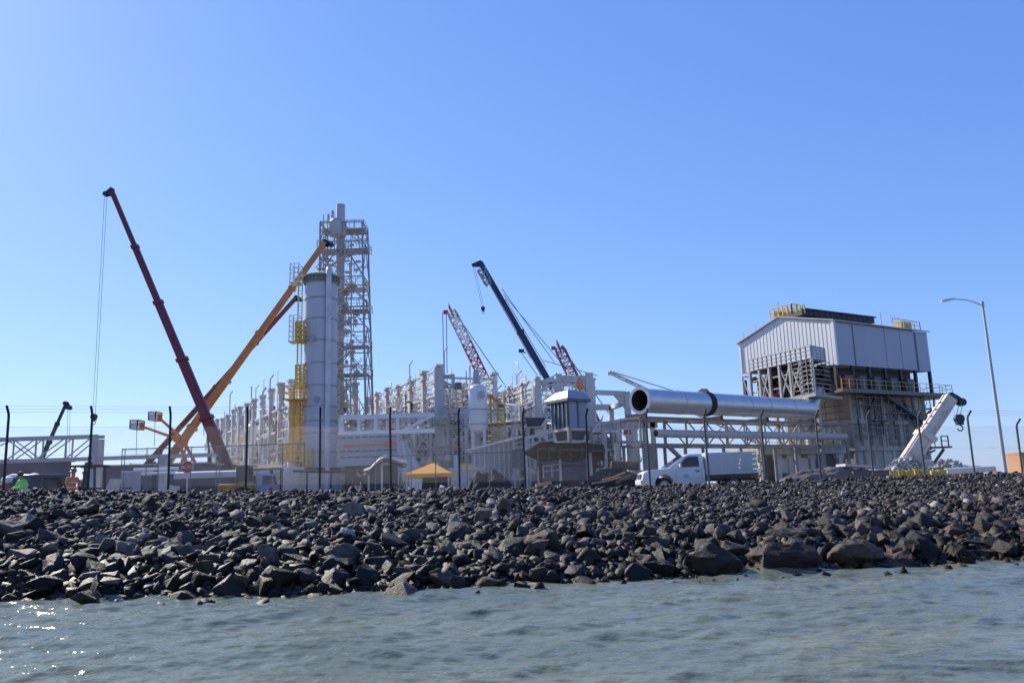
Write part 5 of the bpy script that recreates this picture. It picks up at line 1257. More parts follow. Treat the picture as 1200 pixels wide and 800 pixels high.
def shed(name, label, cat, px0, px1, py, Y, D, mw, mr, over=.25, doors=()):
    a, b = G(px0, Y), G(px1, Y); z = P((px0 + px1) / 2, py, Y).z; t = thing(name, label, cat, a)
    MB().box(((a.x + b.x) / 2, Y + D / 2, (z + GZ) / 2), (b.x - a.x, D, z - GZ)).build('wall', mw, t)
    MB().box(((a.x + b.x) / 2, Y + D / 2, z + .08), (b.x - a.x + 2 * over, D + 2 * over, .14)).build('roof', mr, t)
    for k, w, mm in doors: MB().box((lerp(a.x, b.x, k), Y - .02, GZ + 1.05), (w, .06, 2.1)).build('door', mm, t)
    return t
shed('dark_hut', 'low dark purple grey hut under the truss bridge at far left', 'hut', -40, 51, 541, 72, 4, M_HUT, M_GREY, doors=((.9, 1.0, M_DARKST),))
shed('long_shed', 'long low grey shed with pale roof edge between truss bridge and red crane', 'shed', 116, 236, 545, 80, 5, M_HUT, M_GREY, doors=((.3, 2.4, M_DARKST), (.75, 2.4, M_LOUVRE)))
shed('tan_container', 'tan orange site container at the right end of the bank', 'container', 1201, 1250, 531, 64, 2, M_TAN, M_TAN, .02, doors=((.4, 1.0, mat('tan_door', (.34, .19, .09), .8, 0, .1, 2)),))
def mound(name, label, cat, px, Y, w, d, h, material, seed, kind=None, rough=.25):
    c = G(px, Y); r = np.random.default_rng(seed); N = 64; m = MB(); off = Vector(r.uniform(-50, 50, 3)); vs_ = []
    for j in range(N + 1):
        for i in range(N + 1):
            u, v = i / N * 2 - 1, j / N * 2 - 1; k = max(0, 1 - (abs(u) ** 2.4 + abs(v) ** 2.4)) ** .7
            z = h * k * (.9 + .32 * noise.fractal(Vector((u * 2.6, v * 2.6, 0)) + off, .95, 2.1, 7)) - .05
            vs_.append(c + Vector((u * w / 2, v * d / 2, z)))
    m.add(vs_, [(j * (N + 1) + i, j * (N + 1) + i + 1, (j + 1) * (N + 1) + i + 1, (j + 1) * (N + 1) + i) for j in range(N) for i in range(N)], True)
    return tag(m.build(name, material, loc=c, smooth_angle=50), label, cat, kind=kind)
mound('earth_mound', 'brown earth mound behind the long grey shed', 'mound', 168, 130, 12, 8, 6.4, M_EARTH2, 3)
def chunk_heap(name, label, px0, px1, Y, D, h, material, seed, n, r0, r1):
    """heap of broken pieces, one countless mass"""
    a, b = G(px0, Y), G(px1, Y); r = np.random.default_rng(seed); V, F, nv = [], [], 0
    for _ in range(n):
        u = r.uniform(0, 1); v = r.uniform(-1, 1); hh = h * (1 - v * v) * (math.sin(PI * (u * .86 + .07)) ** .7) * (.75 + .4 * math.sin(u * 17 + 1) * .5)
        s = r.uniform(r0, r1); q = Vector((lerp(a.x, b.x, u), Y + v * D / 2, GZ + hh * r.uniform(.55, 1.05)))
        vv, ff = SMALL[int(r.integers(len(SMALL)))]; M = np.array(Matrix.Rotation(r.uniform(0, 6), 3, 'Z') @ Matrix.Rotation(r.uniform(-.8, .8), 3, 'X'))
        V.append((vv * (s * r.uniform(.6, 1.5, 3))) @ M.T + np.array(q[:])); F.append(ff + nv); nv += len(vv)
    V, F = np.concatenate(V), np.concatenate(F); me = bpy.data.meshes.new(name); me.from_pydata(V.tolist(), [], F.tolist()); me.materials.append(material)
    o = bpy.data.objects.new(name, me); C.objects.link(o); return tag(o, label, 'rubble', kind='stuff')
RM_CONC = rock_mat('broken_concrete', [(0, (.20, .20, .21)), (.6, (.36, .36, .38)), (1, (.55, .54, .53))], False)
chunk_heap('broken_concrete', 'pale heap of broken concrete at foot of the white crane', 1004, 1150, 50, 3.2, 1.75, RM_CONC, 2, 1300, .08, .26)
mound('tarpaulin_heap', 'low grey heap covered with sheeting left of the broken concrete', 'heap', 972, 47, 6.5, 2.6, 1.15, M_EARTH2, 6)
def flat_slab():
    a, b = P(985, 545, 47), P(1020, 547, 47); m = MB(); m.bar(a, b, 1.4, .14); tag(m.build('pale_sheet', M_GREY, loc=a), 'pale flat sheet lying on the sheeted heap left of the broken concrete', 'sheet')
    m = MB(); c = P(1018, 551, 46.5); m.box(Vector((c.x, c.y, (c.z + GZ) / 2)), (2.1, .8, c.z - GZ)); tag(m.build('dark_block', M_DARKST, loc=Vector((c.x, c.y, GZ)), bevel=.05), 'dark low block in front of the pale broken concrete heap', 'block')
    a, b = P(1108, 552, 47), P(1165, 549, 47.5); m = MB(); m.tube([a, b], .17, 12); tag(m.build('tan_pipe', M_CANVASW, loc=a), 'long pale tan pipe lying at right below the crane hook', 'pipe')
    for i in range(7):
        px = 1049 + i * 9.3; c = G(px, 44.0 + (i % 2) * .15); k = P(px, 547.5 + (i % 3) * .5, 44).z - GZ; m = MB()
        m.prism([c + Vector((-.19, -.22, 0)), c + Vector((.19, -.22, 0)), c + Vector((.19, -.22, 0))][:0] or [c + Vector((-.2, -.25, 0)), c + Vector((-.2, .25, 0)), c + Vector((-.2, .22, k * .25)), c + Vector((-.2, .09, k * .5)), c + Vector((-.2, .07, k)), c + Vector((-.2, -.07, k)), c + Vector((-.2, -.09, k * .5)), c + Vector((-.2, -.22, k * .25))], (.41, 0, 0))
        m.box(c + Vector((0, -.11, k * .72)), (.2, .05, k * .25))
        o = m.build('road_barrier', M_YEL, loc=c); o.rotation_euler = (0, random.uniform(-.06, .06), random.uniform(-.35, .35)); o.scale.z = random.uniform(.8, 1.0)
        tag(o, 'yellow barrier block in the row before the pale concrete heap', 'barrier', 'yellow barrier row')
flat_slab()

# ------------------------------------------------------------------ pipes and clutter behind the left fence
def lying_pipe(label, px0, px1, py, Y, r, material, n=16, supp=True):
    a, b = P(px0, py, Y), P(px1, py, Y); b.z = a.z; t = thing('lying_pipe', label, 'pipe', Vector((a.x, Y, GZ)))
    m = MB(); m.lathe(a, [(r * .85, .4), (r * .85, 0), (r, 0), (r, (b - a).length), (0, (b - a).length)], n, (b - a)); m.build('shell', material, t)
    if supp:
        for k in (.12, .5, .88): q = a.lerp(b, k); MB().box(Vector((q.x, Y, (q.z - r * .7 + GZ) / 2)), (.3, r * 1.6, q.z - r * .7 - GZ)).build('support', M_DARKST, t)
lying_pipe('thick long grey pipe on low supports behind the stop sign', 206, 334, 559.5, 53, .36, M_GALV)
lying_pipe('upper thin white pipe on rack left of the stop sign', 157, 209, 550.5, 56, .12, M_WHITE, 10)
lying_pipe('lower thin white pipe on rack left of the stop sign', 155, 208, 555.5, 55, .11, M_WHITE, 10)
def dark_bits():
    c = G(148, 46); z = P(148, 552, 46).z; m = MB(); m.box((c.x, 46.4, (z + GZ) / 2), (.78, .8, z - GZ)); o = m.build('cabinet', M_GREY, loc=c, bevel=.03); tag(o, 'grey blue metal cabinet behind the mesh hoarding near far left', 'cabinet')
    m = MB(); 
    for k in range(4): m.box((c.x, 45.985, GZ + .4 + k * .25), (.55, .02, .05))
    m.build('vent_slot', M_DARKST, o)
    a, b = P(204, 566, 50), P(285, 566, 50); m = MB(); m.box(((a.x + b.x) / 2, 50, (a.z + GZ) / 2 + .1), (b.x - a.x, .5, a.z - GZ + .3)); 
    tag(m.build('dark_barrier', M_DARKST, loc=Vector((a.x, 50, GZ))), 'low dark wall standing below the thick grey pipe', 'wall')
    c = G(341, 60); z = P(341, 547, 60).z; m = MB(); m.box((c.x, 60.6, (z + GZ) / 2), (1.35, 1.2, z - GZ)); tag(m.build('concrete_pedestal', M_CONC, loc=c, bevel=.04), 'pale square concrete pedestal at left foot of the silo', 'pedestal')
    c = G(196, 37.5); z = P(200, 568, 37.5).z + .1; m = MB(); m.prism([c + Vector((-.5, 0, 0)), c + Vector((.55, 0, 0)), c + Vector((.5, 0, z - GZ - .2)), c + Vector((-.45, 0, z - GZ))], (0, .06, 0)); tag(m.build('pale_board', M_GREY, loc=c), 'pale tilted board lying on rock crest left of the stop sign', 'board')
dark_bits()
M_FENCEGREY = mat('fence_grey', (.16, .165, .18), .5, .4, .2, 3)
def site_fence(label, pts, Y, top_py, post_px, mat_=M_FENCEGREY):
    t = thing('site_fence', label, 'fence', G(post_px[0], Y)); zt = P((post_px[0] + post_px[-1]) / 2, top_py, Y).z
    xs = [G(p, Y).x for p in post_px]
    for x in xs: MB().tube([(x, Y, GZ), (x, Y, zt + .05)], .026, 6).build('post', mat_, t)
    MB().tube([(xs[0], Y, zt), (xs[-1], Y, zt)], .03, 6).build('top_rail', mat_, t)
    MB().tube([(xs[0], Y, GZ + .15), (xs[-1], Y, GZ + .15)], .03, 6).build('bottom_rail', mat_, t)
    m = MB(); x = xs[0]
    while x < xs[-1]: m.bar((x, Y, GZ + .15), (x, Y, zt), .006); x += .08
    z = GZ + .15
    while z < zt: m.bar((xs[0], Y + .006, z), (xs[-1], Y + .006, z), .006); z += .2
    m.build('wire_mesh', M_WIRE, t)
site_fence('tall mesh site hoarding around the stop sign left of the silo', None, 42, 523, (139.5, 143, 169, 183, 222, 252, 256, 300, 330, 356))
site_fence('lower mesh site hoarding in front of the orange tent', None, 44, 532, (440, 482, 511, 548, 574, 610))

def stop_sign():
    c = P(219.5, 547, 36); t = thing('stop_sign', 'round red sign lettered ALTO in white on a thin post', 'sign', G(220, 36)); r = .27
    n = 8; oct_ = [c + Vector((r * math.cos(PI / 8 + k * PI / 4), 0, r * math.sin(PI / 8 + k * PI / 4))) for k in range(n)]
    MB().prism([c + (p - c) * 1.06 + Vector((0, .012, 0)) for p in oct_], (0, .012, 0)).build('rim', M_SIGNW, t)
    MB().prism(oct_, (0, .01, 0)).build('face', M_SIGN, t)
    cu = bpy.data.curves.new('lettering', 'FONT'); cu.body = 'ALTO'; cu.size = .205; cu.align_x = 'CENTER'; cu.align_y = 'CENTER'; cu.extrude = .003
    tmp = bpy.data.objects.new('lettering_source', cu); C.objects.link(tmp); bpy.context.view_layer.update()
    me = bpy.data.meshes.new_from_object(tmp.evaluated_get(bpy.context.evaluated_depsgraph_get())); bpy.data.objects.remove(tmp); bpy.data.curves.remove(cu)
    me.materials.clear(); me.materials.append(M_SIGNW); o = bpy.data.objects.new('lettering', me); C.objects.link(o); o.parent = t
    o.location = c - Vector(t.location) + Vector((0, -.006, 0)); o.rotation_euler = (R(90), 0, 0)
    MB().tube([(c.x, 36.05, GZ - .1), (c.x, 36.05, c.z + .25)], .03, 8).build('post', M_GALV, t)
stop_sign()

# ------------------------------------------------------------------ shelters, tent, awning
def tent():
    Y = 48; t = thing('orange_tent', 'orange peaked canopy tent with pale legs behind the fence', 'tent', G(501, Y)); z1, z0 = P(506, 541, Y).z, P(500, 554.5, Y).z
    a, b = G(477, Y).x, G(526, Y).x; y0, y1 = Y, Y + 2.4; pk = Vector(((a * .42 + b * .58), (y0 + y1) / 2, z1))
    c = [Vector((a - .1, y0 - .1, z0)), Vector((b + .1, y0 - .1, z0)), Vector((b + .1, y1 + .1, z0)), Vector((a - .1, y1 + .1, z0))]
    m = MB(); m.add(c + [pk], [(0, 1, 4), (1, 2, 4), (2, 3, 4), (3, 0, 4)]); m.add([q - Vector((0, 0, .03)) for q in c] + [pk - Vector((0, 0, .05))], [(0, 1, 4), (1, 2, 4), (2, 3, 4), (3, 0, 4)])
    for k in range(4): p, q = c[k], c[(k + 1) % 4]; m.sheet(p - Vector((0, 0, .22)), q - Vector((0, 0, .22)), q, p, .015)
    m.build('canopy', M_CANVAS, t)
    for x in (a, b):
        for y in (y0, y1): MB().tube([(x, y, GZ), (x, y, z0 - .03)], .05, 8).build('leg', M_WHITEB, t)
    m = MB(); m.box((a + .5, y0 + .02, (GZ + z0) / 2 - .1), (.75, .03, z0 - GZ - .35)); m.build('side_curtain', M_CANVASW, t)
    m = MB(); m.box(((a + b) / 2 + .3, y1 - .05, (GZ + z0) / 2), (b - a - .7, .03, z0 - GZ - .25)); m.build('back_curtain', M_DARKST, t)
tent()
def warped_sheet(m, A, B, Cc, D, nx, ny, amp, seed, th=.05):
    """bent plate between the edges A-B (near) and D-C (far), with real thickness"""
    off = Vector((seed * 7.3, seed * 3.1, 0)); top, bot = [], []
    for j in range(ny + 1):
        for i in range(nx + 1):
            u, v = i / nx, j / ny; q = A.lerp(B, u).lerp(D.lerp(Cc, u), v); q = q + Vector((0, 0, amp * noise.fractal(Vector((u * 3, v * 2, 0)) + off, 1, 2, 4))); top.append(q); bot.append(q - Vector((0, 0, th)))
    n = nx + 1; N = len(top); f = []
    for j in range(ny):
        for i in range(nx): k = j * n + i; f.append((k, k + 1, k + n + 1, k + n)); f.append((N + k, N + k + n, N + k + n + 1, N + k + 1))
    for i in range(nx): f.append((i, N + i, N + i + 1, i + 1)); k = ny * n + i; f.append((k, k + 1, N + k + 1, N + k))
    for j in range(ny): k = j * n; f.append((k, k + n, N + k + n, N + k)); k += nx; f.append((k, N + k, N + k + n, k + n))
    m.add(top + bot, f)
def awning():
    t = thing('rusty_awning', 'large dark rusty sheet awning sagging on thin posts below the hopper', 'awning', G(660, 54))
    m = MB(); warped_sheet(m, P(631, 517.5, 51), P(708, 520, 51.5), P(707, 540, 57), P(629, 538.5, 56), 26, 12, .2, 1)
    warped_sheet(m, P(631, 518, 51.1), P(630.5, 528, 53.5), P(629.5, 538, 55.8), P(613, 530.5, 53.5), 6, 6, .08, 2); m.build('sheet', M_RUSTD, t)
    for k in range(7):
        u = k / 6; A, B = P(631, 517.5, 51).lerp(P(708, 520, 51.5), u), P(629, 538.5, 56).lerp(P(707, 540, 57), u); dn = Vector((0, 0, -.3)); MB().bar(A + dn, B + dn, .09, .14).build('rafter', M_RUST, t)
    for v in (.02, .5, .97): A, B = P(631, 517.5, 51).lerp(P(629, 538.5, 56), v), P(708, 520, 51.5).lerp(P(707, 540, 57), v); MB().bar(A + Vector((0, 0, -.4)), B + Vector((0, 0, -.4)), .1, .12).build('purlin', M_RUST, t)
    for px, top, Y, w, mm in ((633, 535, 54.6, .2, M_RUST), (690, 530, 53.6, .34, M_CONC), (696, 534, 54.6, .16, M_RUST), (656, 534, 54.6, .16, M_GALV)):
        q = P(px, top, Y); MB().box((q.x, Y, (q.z + GZ) / 2), (w, w, q.z - GZ)).build('leg', mm, t)
    m = MB(); m.prism([P(643, 524, 51.3), P(649, 523.6, 51.3), P(655, 526.5, 51.4), P(647, 527.6, 51.4)], (0, -.03, -.02)); m.build('lime_patch', mat('lime_sheet', (.30, .36, .06), .6, 0, .2, 2), t)
    m = MB(); m.box(P(661, 552, 58), (3.6, .2, 1.6)); cg = tag(m.build('metal_cage', M_LOUVRE, loc=P(661, 560, 58)), 'grey panelled metal cage standing under the rusty awning', 'cage'); m = MB(); rail(m, [P(637, 560, 55), P(657, 558, 55.5)], .8, .04, .5); m.build('front_rail', M_GALV, cg)
    for i, (px, py, Y, l, tl, mm) in enumerate(((655, 565.5, 42, 2.0, .02, M_RUST), (672, 568, 41, 1.3, -.05, M_RUST), (637, 567, 41.5, .8, .15, M_TAN))):
        c = P(px, py, Y); m = MB(); u = Vector((math.cos(tl), .15, math.sin(tl))); m.bar(c - u * l / 2, c + u * l / 2, .22, .16)
        tag(m.build('timber_baulk', mm, loc=c), ('rusty brown timber lying on the crest under the awning', 'short dark timber right of the longer one on the crest', 'short tan timber beside the left awning post')[i], 'timber')
awning()
mound('dark_heap', 'dark heap of sheeting and earth below the sloped grey gallery', 'heap', 574, 52, 3.4, 2.6, 1.6, M_RUSTD, 19)
mound('scrap_mound', 'dark brown earth mound strewn with poles between awning and white pickup', 'mound', 722, 50, 4.6, 3.2, 1.5, M_RUSTD, 9)
def scrap():
    for i, (a, b, r) in enumerate((((706, 562, 46.5), (733, 553, 47), .05), ((694, 566, 45), (727, 559, 46), .04), ((716, 544, 49), (748, 546, 49), .26), ((722, 566, 45), (741, 556, 46), .07))):
        A, B = P(*a), P(*b); m = MB(); m.tube([A, A.lerp(B, .5) + Vector((0, 0, -.05 if i < 2 else 0)), B], r, 10); 
        tag(m.build('scrap_pole', (M_TAN, M_TAN, M_RUST, M_RUST)[i], loc=A), ('upper thin tan pole leaning on the brown scrap mound', 'lower thin tan pole sagging before the brown scrap mound', 'thick rusty log pipe on top of the scrap mound', 'short rusty pole nearest the white pickup on the scrap mound')[i], 'pole')
scrap()
def shelters():
    t = thing('rusty_canopy', 'flat rusty brown canopy on one post left of the silo plinth', 'canopy', G(305, 50)); m = MB()
    warped_sheet(m, P(277, 547, 49), P(333, 548, 49), P(333, 545, 52), P(279, 544, 52), 16, 6, .1, 5, .12); m.build('sheet', M_RUST, t)
    for px in (281, 318, 330): q = P(px, 548, 50.5); MB().box((q.x, 50.5, (q.z + GZ) / 2), (.16, .16, q.z - GZ)).build('leg', M_RUST, t)
    t = thing('curved_shelter', 'curved pale and dark sheet shelter on thin posts right of the silo', 'shelter', G(450, 52)); m = MB(); top, N = [], 14
    P0 = [(426, 550), (434, 547.5), (440, 541), (446, 535.5), (452, 533.5), (460, 536), (468, 539), (476, 540)]
    near = [P(px, py + 3, 50) for px, py in P0]; far = [P(px + 1, py, 54) for px, py in P0]
    for a, b, c, d in zip(near[:-1], near[1:], far[1:], far[:-1]): m.sheet(a, b, c, d, .06)
    m.build('sheet', M_LOUVRE, t); m = MB(); 
    for a, b, c, d in zip(near[:-1], near[1:], far[1:], far[:-1]): m.sheet(a - Vector((0, 0, .25)), b - Vector((0, 0, .25)), c - Vector((0, 0, .25)), d - Vector((0, 0, .25)), .05)
    m.build('lining', M_RUSTD, t)
    for px, py, Y in ((422, 556, 50.5), (447.5, 538, 50.5), (474, 544, 50.5), (432, 548, 53.5)): q = P(px, py, Y); MB().tube([(q.x, Y, GZ), (q.x, Y, q.z)], .06, 8).build('leg', M_GALV, t)
    m = MB(); a = P(353, 552, 60); b = P(425, 553, 57); m.bar(a, b, 1.6, .18); o = m.build('dark_sheet_roof', M_RUSTD, loc=a); tag(o, 'long dark sheet roof along the foot of the silo', 'roof')
    for k in (.1, .5, .9): q = a.lerp(b, k); MB().bar((q.x, q.y, GZ), q, .12).build('leg', M_DARKST, o)
shelters()

# ------------------------------------------------------------------ vehicles
def wheels(t, pts, r, w, rimm):
    for p in pts:
        mt, mr = MB(), MB(); wheel(mt, mr, p, r, w, (0, 1, 0)); o = mt.build('wheel', M_RUBBER, t); mr.build('rim', rimm, o)
def side_prism(m, poly, y0, y1, y0t=None, y1t=None, zb=None, zt=None):
    """profile in x,z swept across y, narrowing from the belt to the roof"""
    def W(z, a, b): return a if zb is None or z <= zb else lerp(a, b, min(1, (z - zb) / (zt - zb)))
    A = [Vector((x, W(z, y0, y0t), z)) for x, z in poly]; B = [Vector((x, W(z, y1, y1t), z)) for x, z in poly]; n = len(A)
    m.add(A + B, [tuple(range(n - 1, -1, -1)), tuple(range(n, 2 * n))] + [(i, (i + 1) % n, n + (i + 1) % n, n + i) for i in range(n)])
def local_build(m, name, material, t, bevel=0):
    base = Vector(WL[t.name]); m.v = [v + base for v in m.v]; return m.build(name, material, t, bevel=bevel)
def arch(cx, cz, r, n=9): return [(cx + r * math.cos(PI - PI * i / (n - 1)), cz + r * math.sin(PI - PI * i / (n - 1))) for i in range(n)]
def pickup():
    base = G(750.5, 36.6); t = thing('pickup_truck', 'white single cab pickup with pale service box on its bed', 'pickup truck', base)
    hw = .88; k = (G(884, 36.6).x - base.x) / 5.25
    s = lambda pts: [(x * k, z) for x, z in pts]
    low = [(0, .42), (0, .7), (.06, .92), (.3, 1.02), (1.2, 1.10), (2.83, 1.08), (2.83, .38)] + [(1.45, .38)] + list(reversed(arch(.98, .38, .44))) + [(.3, .36)]
    m = MB(); side_prism(m, s(low), -hw, hw); local_build(m, 'body', M_WHITE, t, bevel=.05)
    green = [(1.12, 1.07), (1.95, 1.60), (2.2, 1.69), (2.76, 1.69), (2.83, 1.62), (2.83, 1.07)]
    m = MB(); side_prism(m, s(green), -hw + .02, hw - .02, -hw + .2, hw - .2, 1.1, 1.66); cab = local_build(m, 'cab', M_WHITE, t, bevel=.05)
    win = [(1.62, 1.13), (2.02, 1.52), (2.2, 1.57), (2.6, 1.57), (2.6, 1.13)]
    for sd in (-1, 1):
        m = MB(); W = lambda z: (hw - .02 - .18 * (z - 1.1) / .56) ; A = [Vector((x * k, sd * (W(z) + .006), z)) for x, z in win]; m.prism(A, (0, sd * .012, 0)); local_build(m, 'side_window', M_GLASS, cab if False else t)
    m = MB(); A = [Vector((1.17 * k, -.72, 1.115)), Vector((1.17 * k, .72, 1.115)), Vector((1.94 * k, .64, 1.605)), Vector((1.94 * k, -.64, 1.605))]; m.prism([a + Vector((-.02, 0, .015)) for a in A], (-.012, 0, .012)); local_build(m, 'windscreen', M_GLASS, t)
    m = MB(); m.bar((2.7 * k, -hw - .004, .5), (2.7 * k, -hw - .004, 1.08), .015, .012, (0, 1, 0)); m.bar((1.5 * k, -hw - .004, .5), (1.55 * k, -hw - .004, 1.08), .015, .012, (0, 1, 0)); local_build(m, 'door_line', M_GREY, t)
    m = MB(); m.box((2.5 * k, -hw - .02, .95), (.2, .04, .045)); local_build(m, 'door_handle', M_DARKST, t)
    m = MB(); m.box((1.72 * k, -hw - .12, 1.18), (.1, .2, .17)); local_build(m, 'mirror', M_WHITE, t, bevel=.02)
    m = MB(); m.prism([Vector((.02, -hw - .003, .72)), Vector((.38 * k, -hw - .012, .86)), Vector((.42 * k, -hw - .012, .98)), Vector((.12, -hw - .003, .93))], (0, .3, 0)); local_build(m, 'headlight', M_LAMPGLASS, t)
    m = MB(); m.box((-.03, 0, .52), (.1, 1.7, .22)); local_build(m, 'bumper', M_WHITEB, t, bevel=.03); m = MB(); m.box((-.01, 0, .78), (.05, 1.0, .2)); local_build(m, 'grille', M_DARKST, t)
    m = MB(); m.box((1.98 * k, -hw - .012, .76), (.2, .01, .14)); local_build(m, 'door_badge', M_GREY, t)
    m = MB(); m.box((4.05 * k, 0, 1.23), (2.32 * k, 1.84, .96)); bx = local_build(m, 'service_box', M_WHITEB, t, bevel=.03)
    m = MB()
    for x in (2.92, 3.6, 4.35, 5.18): m.bar((x * k, -.925, .78), (x * k, -.925, 1.68), .03, .02, (0, 1, 0))
    for z in (.8, 1.62): m.bar((2.92 * k, -.925, z), (5.18 * k, -.925, z), .03, .02)
    local_build(m, 'panel_line', M_STEEL2, bx)
    m = MB()
    for z in (.95, 1.15, 1.38, 1.6): m.box((5.08 * k, -.93, z), (.16, .03, .05))
    for x, z in ((4.4, 1.2), (4.45, 1.35), (4.4, 1.02)): m.box((x * k, -.93, z), (.06, .03, .07))
    local_build(m, 'latch', M_CHROME, bx)
    m = MB(); m.box((4.0 * k, 0, .6), (2.4 * k, 1.0, .24)); m.box((4.0 * k, 0, .74), (2.5 * k, 1.7, .06)); local_build(m, 'chassis', M_DARKST, t)
    m = MB(); m.box((5.05 * k, -.8, .62), (.3, .25, .12)); local_build(m, 'tail_light', M_SIGN, t)
    p = [Vector((.98 * k, sd * .78, .36)) for sd in (-1, 1)] + [Vector((4.1 * k, sd * .78, .36)) for sd in (-1, 1)]
    wheels(t, [base + q for q in p], .36, .24, M_CHROME)
pickup()
def small_car(label, px, Y, paint, rot, W=1.7, H=1.75, cat='car', L=4.1):
    """boxy car with its tail towards +x before turning"""
    base = G(px, Y); t = thing('parked_car', label, cat, base); hw = W / 2
    low = [(-L / 2, .4), (-L / 2, .75), (-L / 2 + .1, .98), (-L / 2 + 1.2, 1.08), (L / 2 - .05, 1.05), (L / 2, .4), (L / 2 - .45, .34)] + list(reversed(arch(L / 2 - .85, .34, .38))) + list(reversed(arch(-L / 2 + .85, .34, .38)))
    m = MB(); side_prism(m, low, -hw, hw); local_build(m, 'body', paint, t, bevel=.05)
    gr = [(-L / 2 + 1.1, 1.06), (-L / 2 + 1.75, H - .06), (-L / 2 + 2.1, H), (L / 2 - .25, H - .02), (L / 2 - .06, 1.04)]
    m = MB(); side_prism(m, gr, -hw + .03, hw - .03, -hw + .16, hw - .16, 1.08, H); local_build(m, 'cabin', paint, t, bevel=.05)
    for sy in (-.46, .46): m = MB(); m.prism([Vector((L / 2 - .09, sy - .3, 1.12)), Vector((L / 2 - .09, sy + .3, 1.12)), Vector((L / 2 - .21, sy + .26, H - .15)), Vector((L / 2 - .21, sy - .26, H - .15))], (.035, 0, .0)); local_build(m, 'rear_window', M_GLASS, t)
    for sd in (-1, 1):
        for x0, x1 in ((-L / 2 + 1.75, -.1), (.0, L / 2 - .5)):
            Wz = lambda z: hw - .03 - .13 * (z - 1.08) / (H - 1.08); A = [Vector((x, sd * (Wz(z) + .004), z)) for x, z in ((x0, 1.14), (x1, 1.14), (x1, H - .16), (x0 + .15, H - .16))]; m = MB(); m.prism(A, (0, sd * .012, 0)); local_build(m, 'side_window', M_GLASS, t)
        m = MB(); m.box((L / 2 - .01, sd * (hw - .12), .85), (.06, .16, .22)); local_build(m, 'tail_light', M_SIGN, t)
        m = MB(); m.box((-L / 2 + .02, sd * (hw - .22), .8), (.08, .3, .16)); local_build(m, 'headlight', M_LAMPGLASS, t)
    m = MB(); m.box((L / 2 + .02, 0, .5), (.12, W * .96, .18)); local_build(m, 'bumper', M_DARKST, t, bevel=.02)
    wheels(t, [base + Vector((x, sd * (hw - .12), .34)) for x in (-L / 2 + .85, L / 2 - .85) for sd in (-1, 1)], .34, .22, M_CHROME)
    t.rotation_euler.z = rot
small_car('dark green off road car seen from behind between the two workers at far left', 60, 41, M_GREENCAR, R(-97), 1.5, 1.86)
small_car('grey lavender car parked under the flat rusty canopy', 308, 50, mat('lavender_paint', (.33, .33, .42), .4, 0, .1, 2), R(-80), 1.65, 1.8)

def dumper():
    base = G(103, 41.5); t = thing('site_dumper', 'small site dumper with black roll frame and pale skip at far left', 'dumper', base); B = base
    m = MB(); m.box(B + Vector((0, 0, .55)), (1.5, 1.1, .4)); m.box(B + Vector((-.3, 0, .85)), (.6, .9, .3)); m.build('chassis', M_DARKST, t, bevel=.03)
    z = P(103, 546.5, 41.5).z
    m = MB()
    for y in (-.5, .5):
        for x in (-.62, .55): m.bar(B + Vector((x, y, .7)), Vector((B.x + x * .85, B.y + y, z)), .09)
    for y in (-.5, .5): m.bar(Vector((B.x - .75, B.y + y, z)), Vector((B.x + .75, B.y + y, z)), .12, .08)
    m.box((B.x, B.y, z + .04), (1.45, 1.15, .06)); m.build('roll_frame', M_POST, t)
    m = MB(); m.prism([B + Vector((.75, -.6, .7)), B + Vector((1.15, -.6, .65)), B + Vector((1.42, -.6, 1.55)), B + Vector((1.32, -.6, 1.55)), B + Vector((1.1, -.6, .95)), B + Vector((.75, -.6, .9))], (0, 1.2, 0)); m.build('skip', M_CANVASW, t)
    m = MB(); m.box(B + Vector((-.2, 0, 1.05)), (.4, .4, .1)); m.box(B + Vector((-.42, 0, 1.28)), (.1, .4, .4)); m.build('seat', M_RUBBER, t)
    wheels(t, [B + Vector((x, y, .38)) for x in (-.5, .55) for y in (-.55, .55)], .38, .28, M_YEL)
dumper()
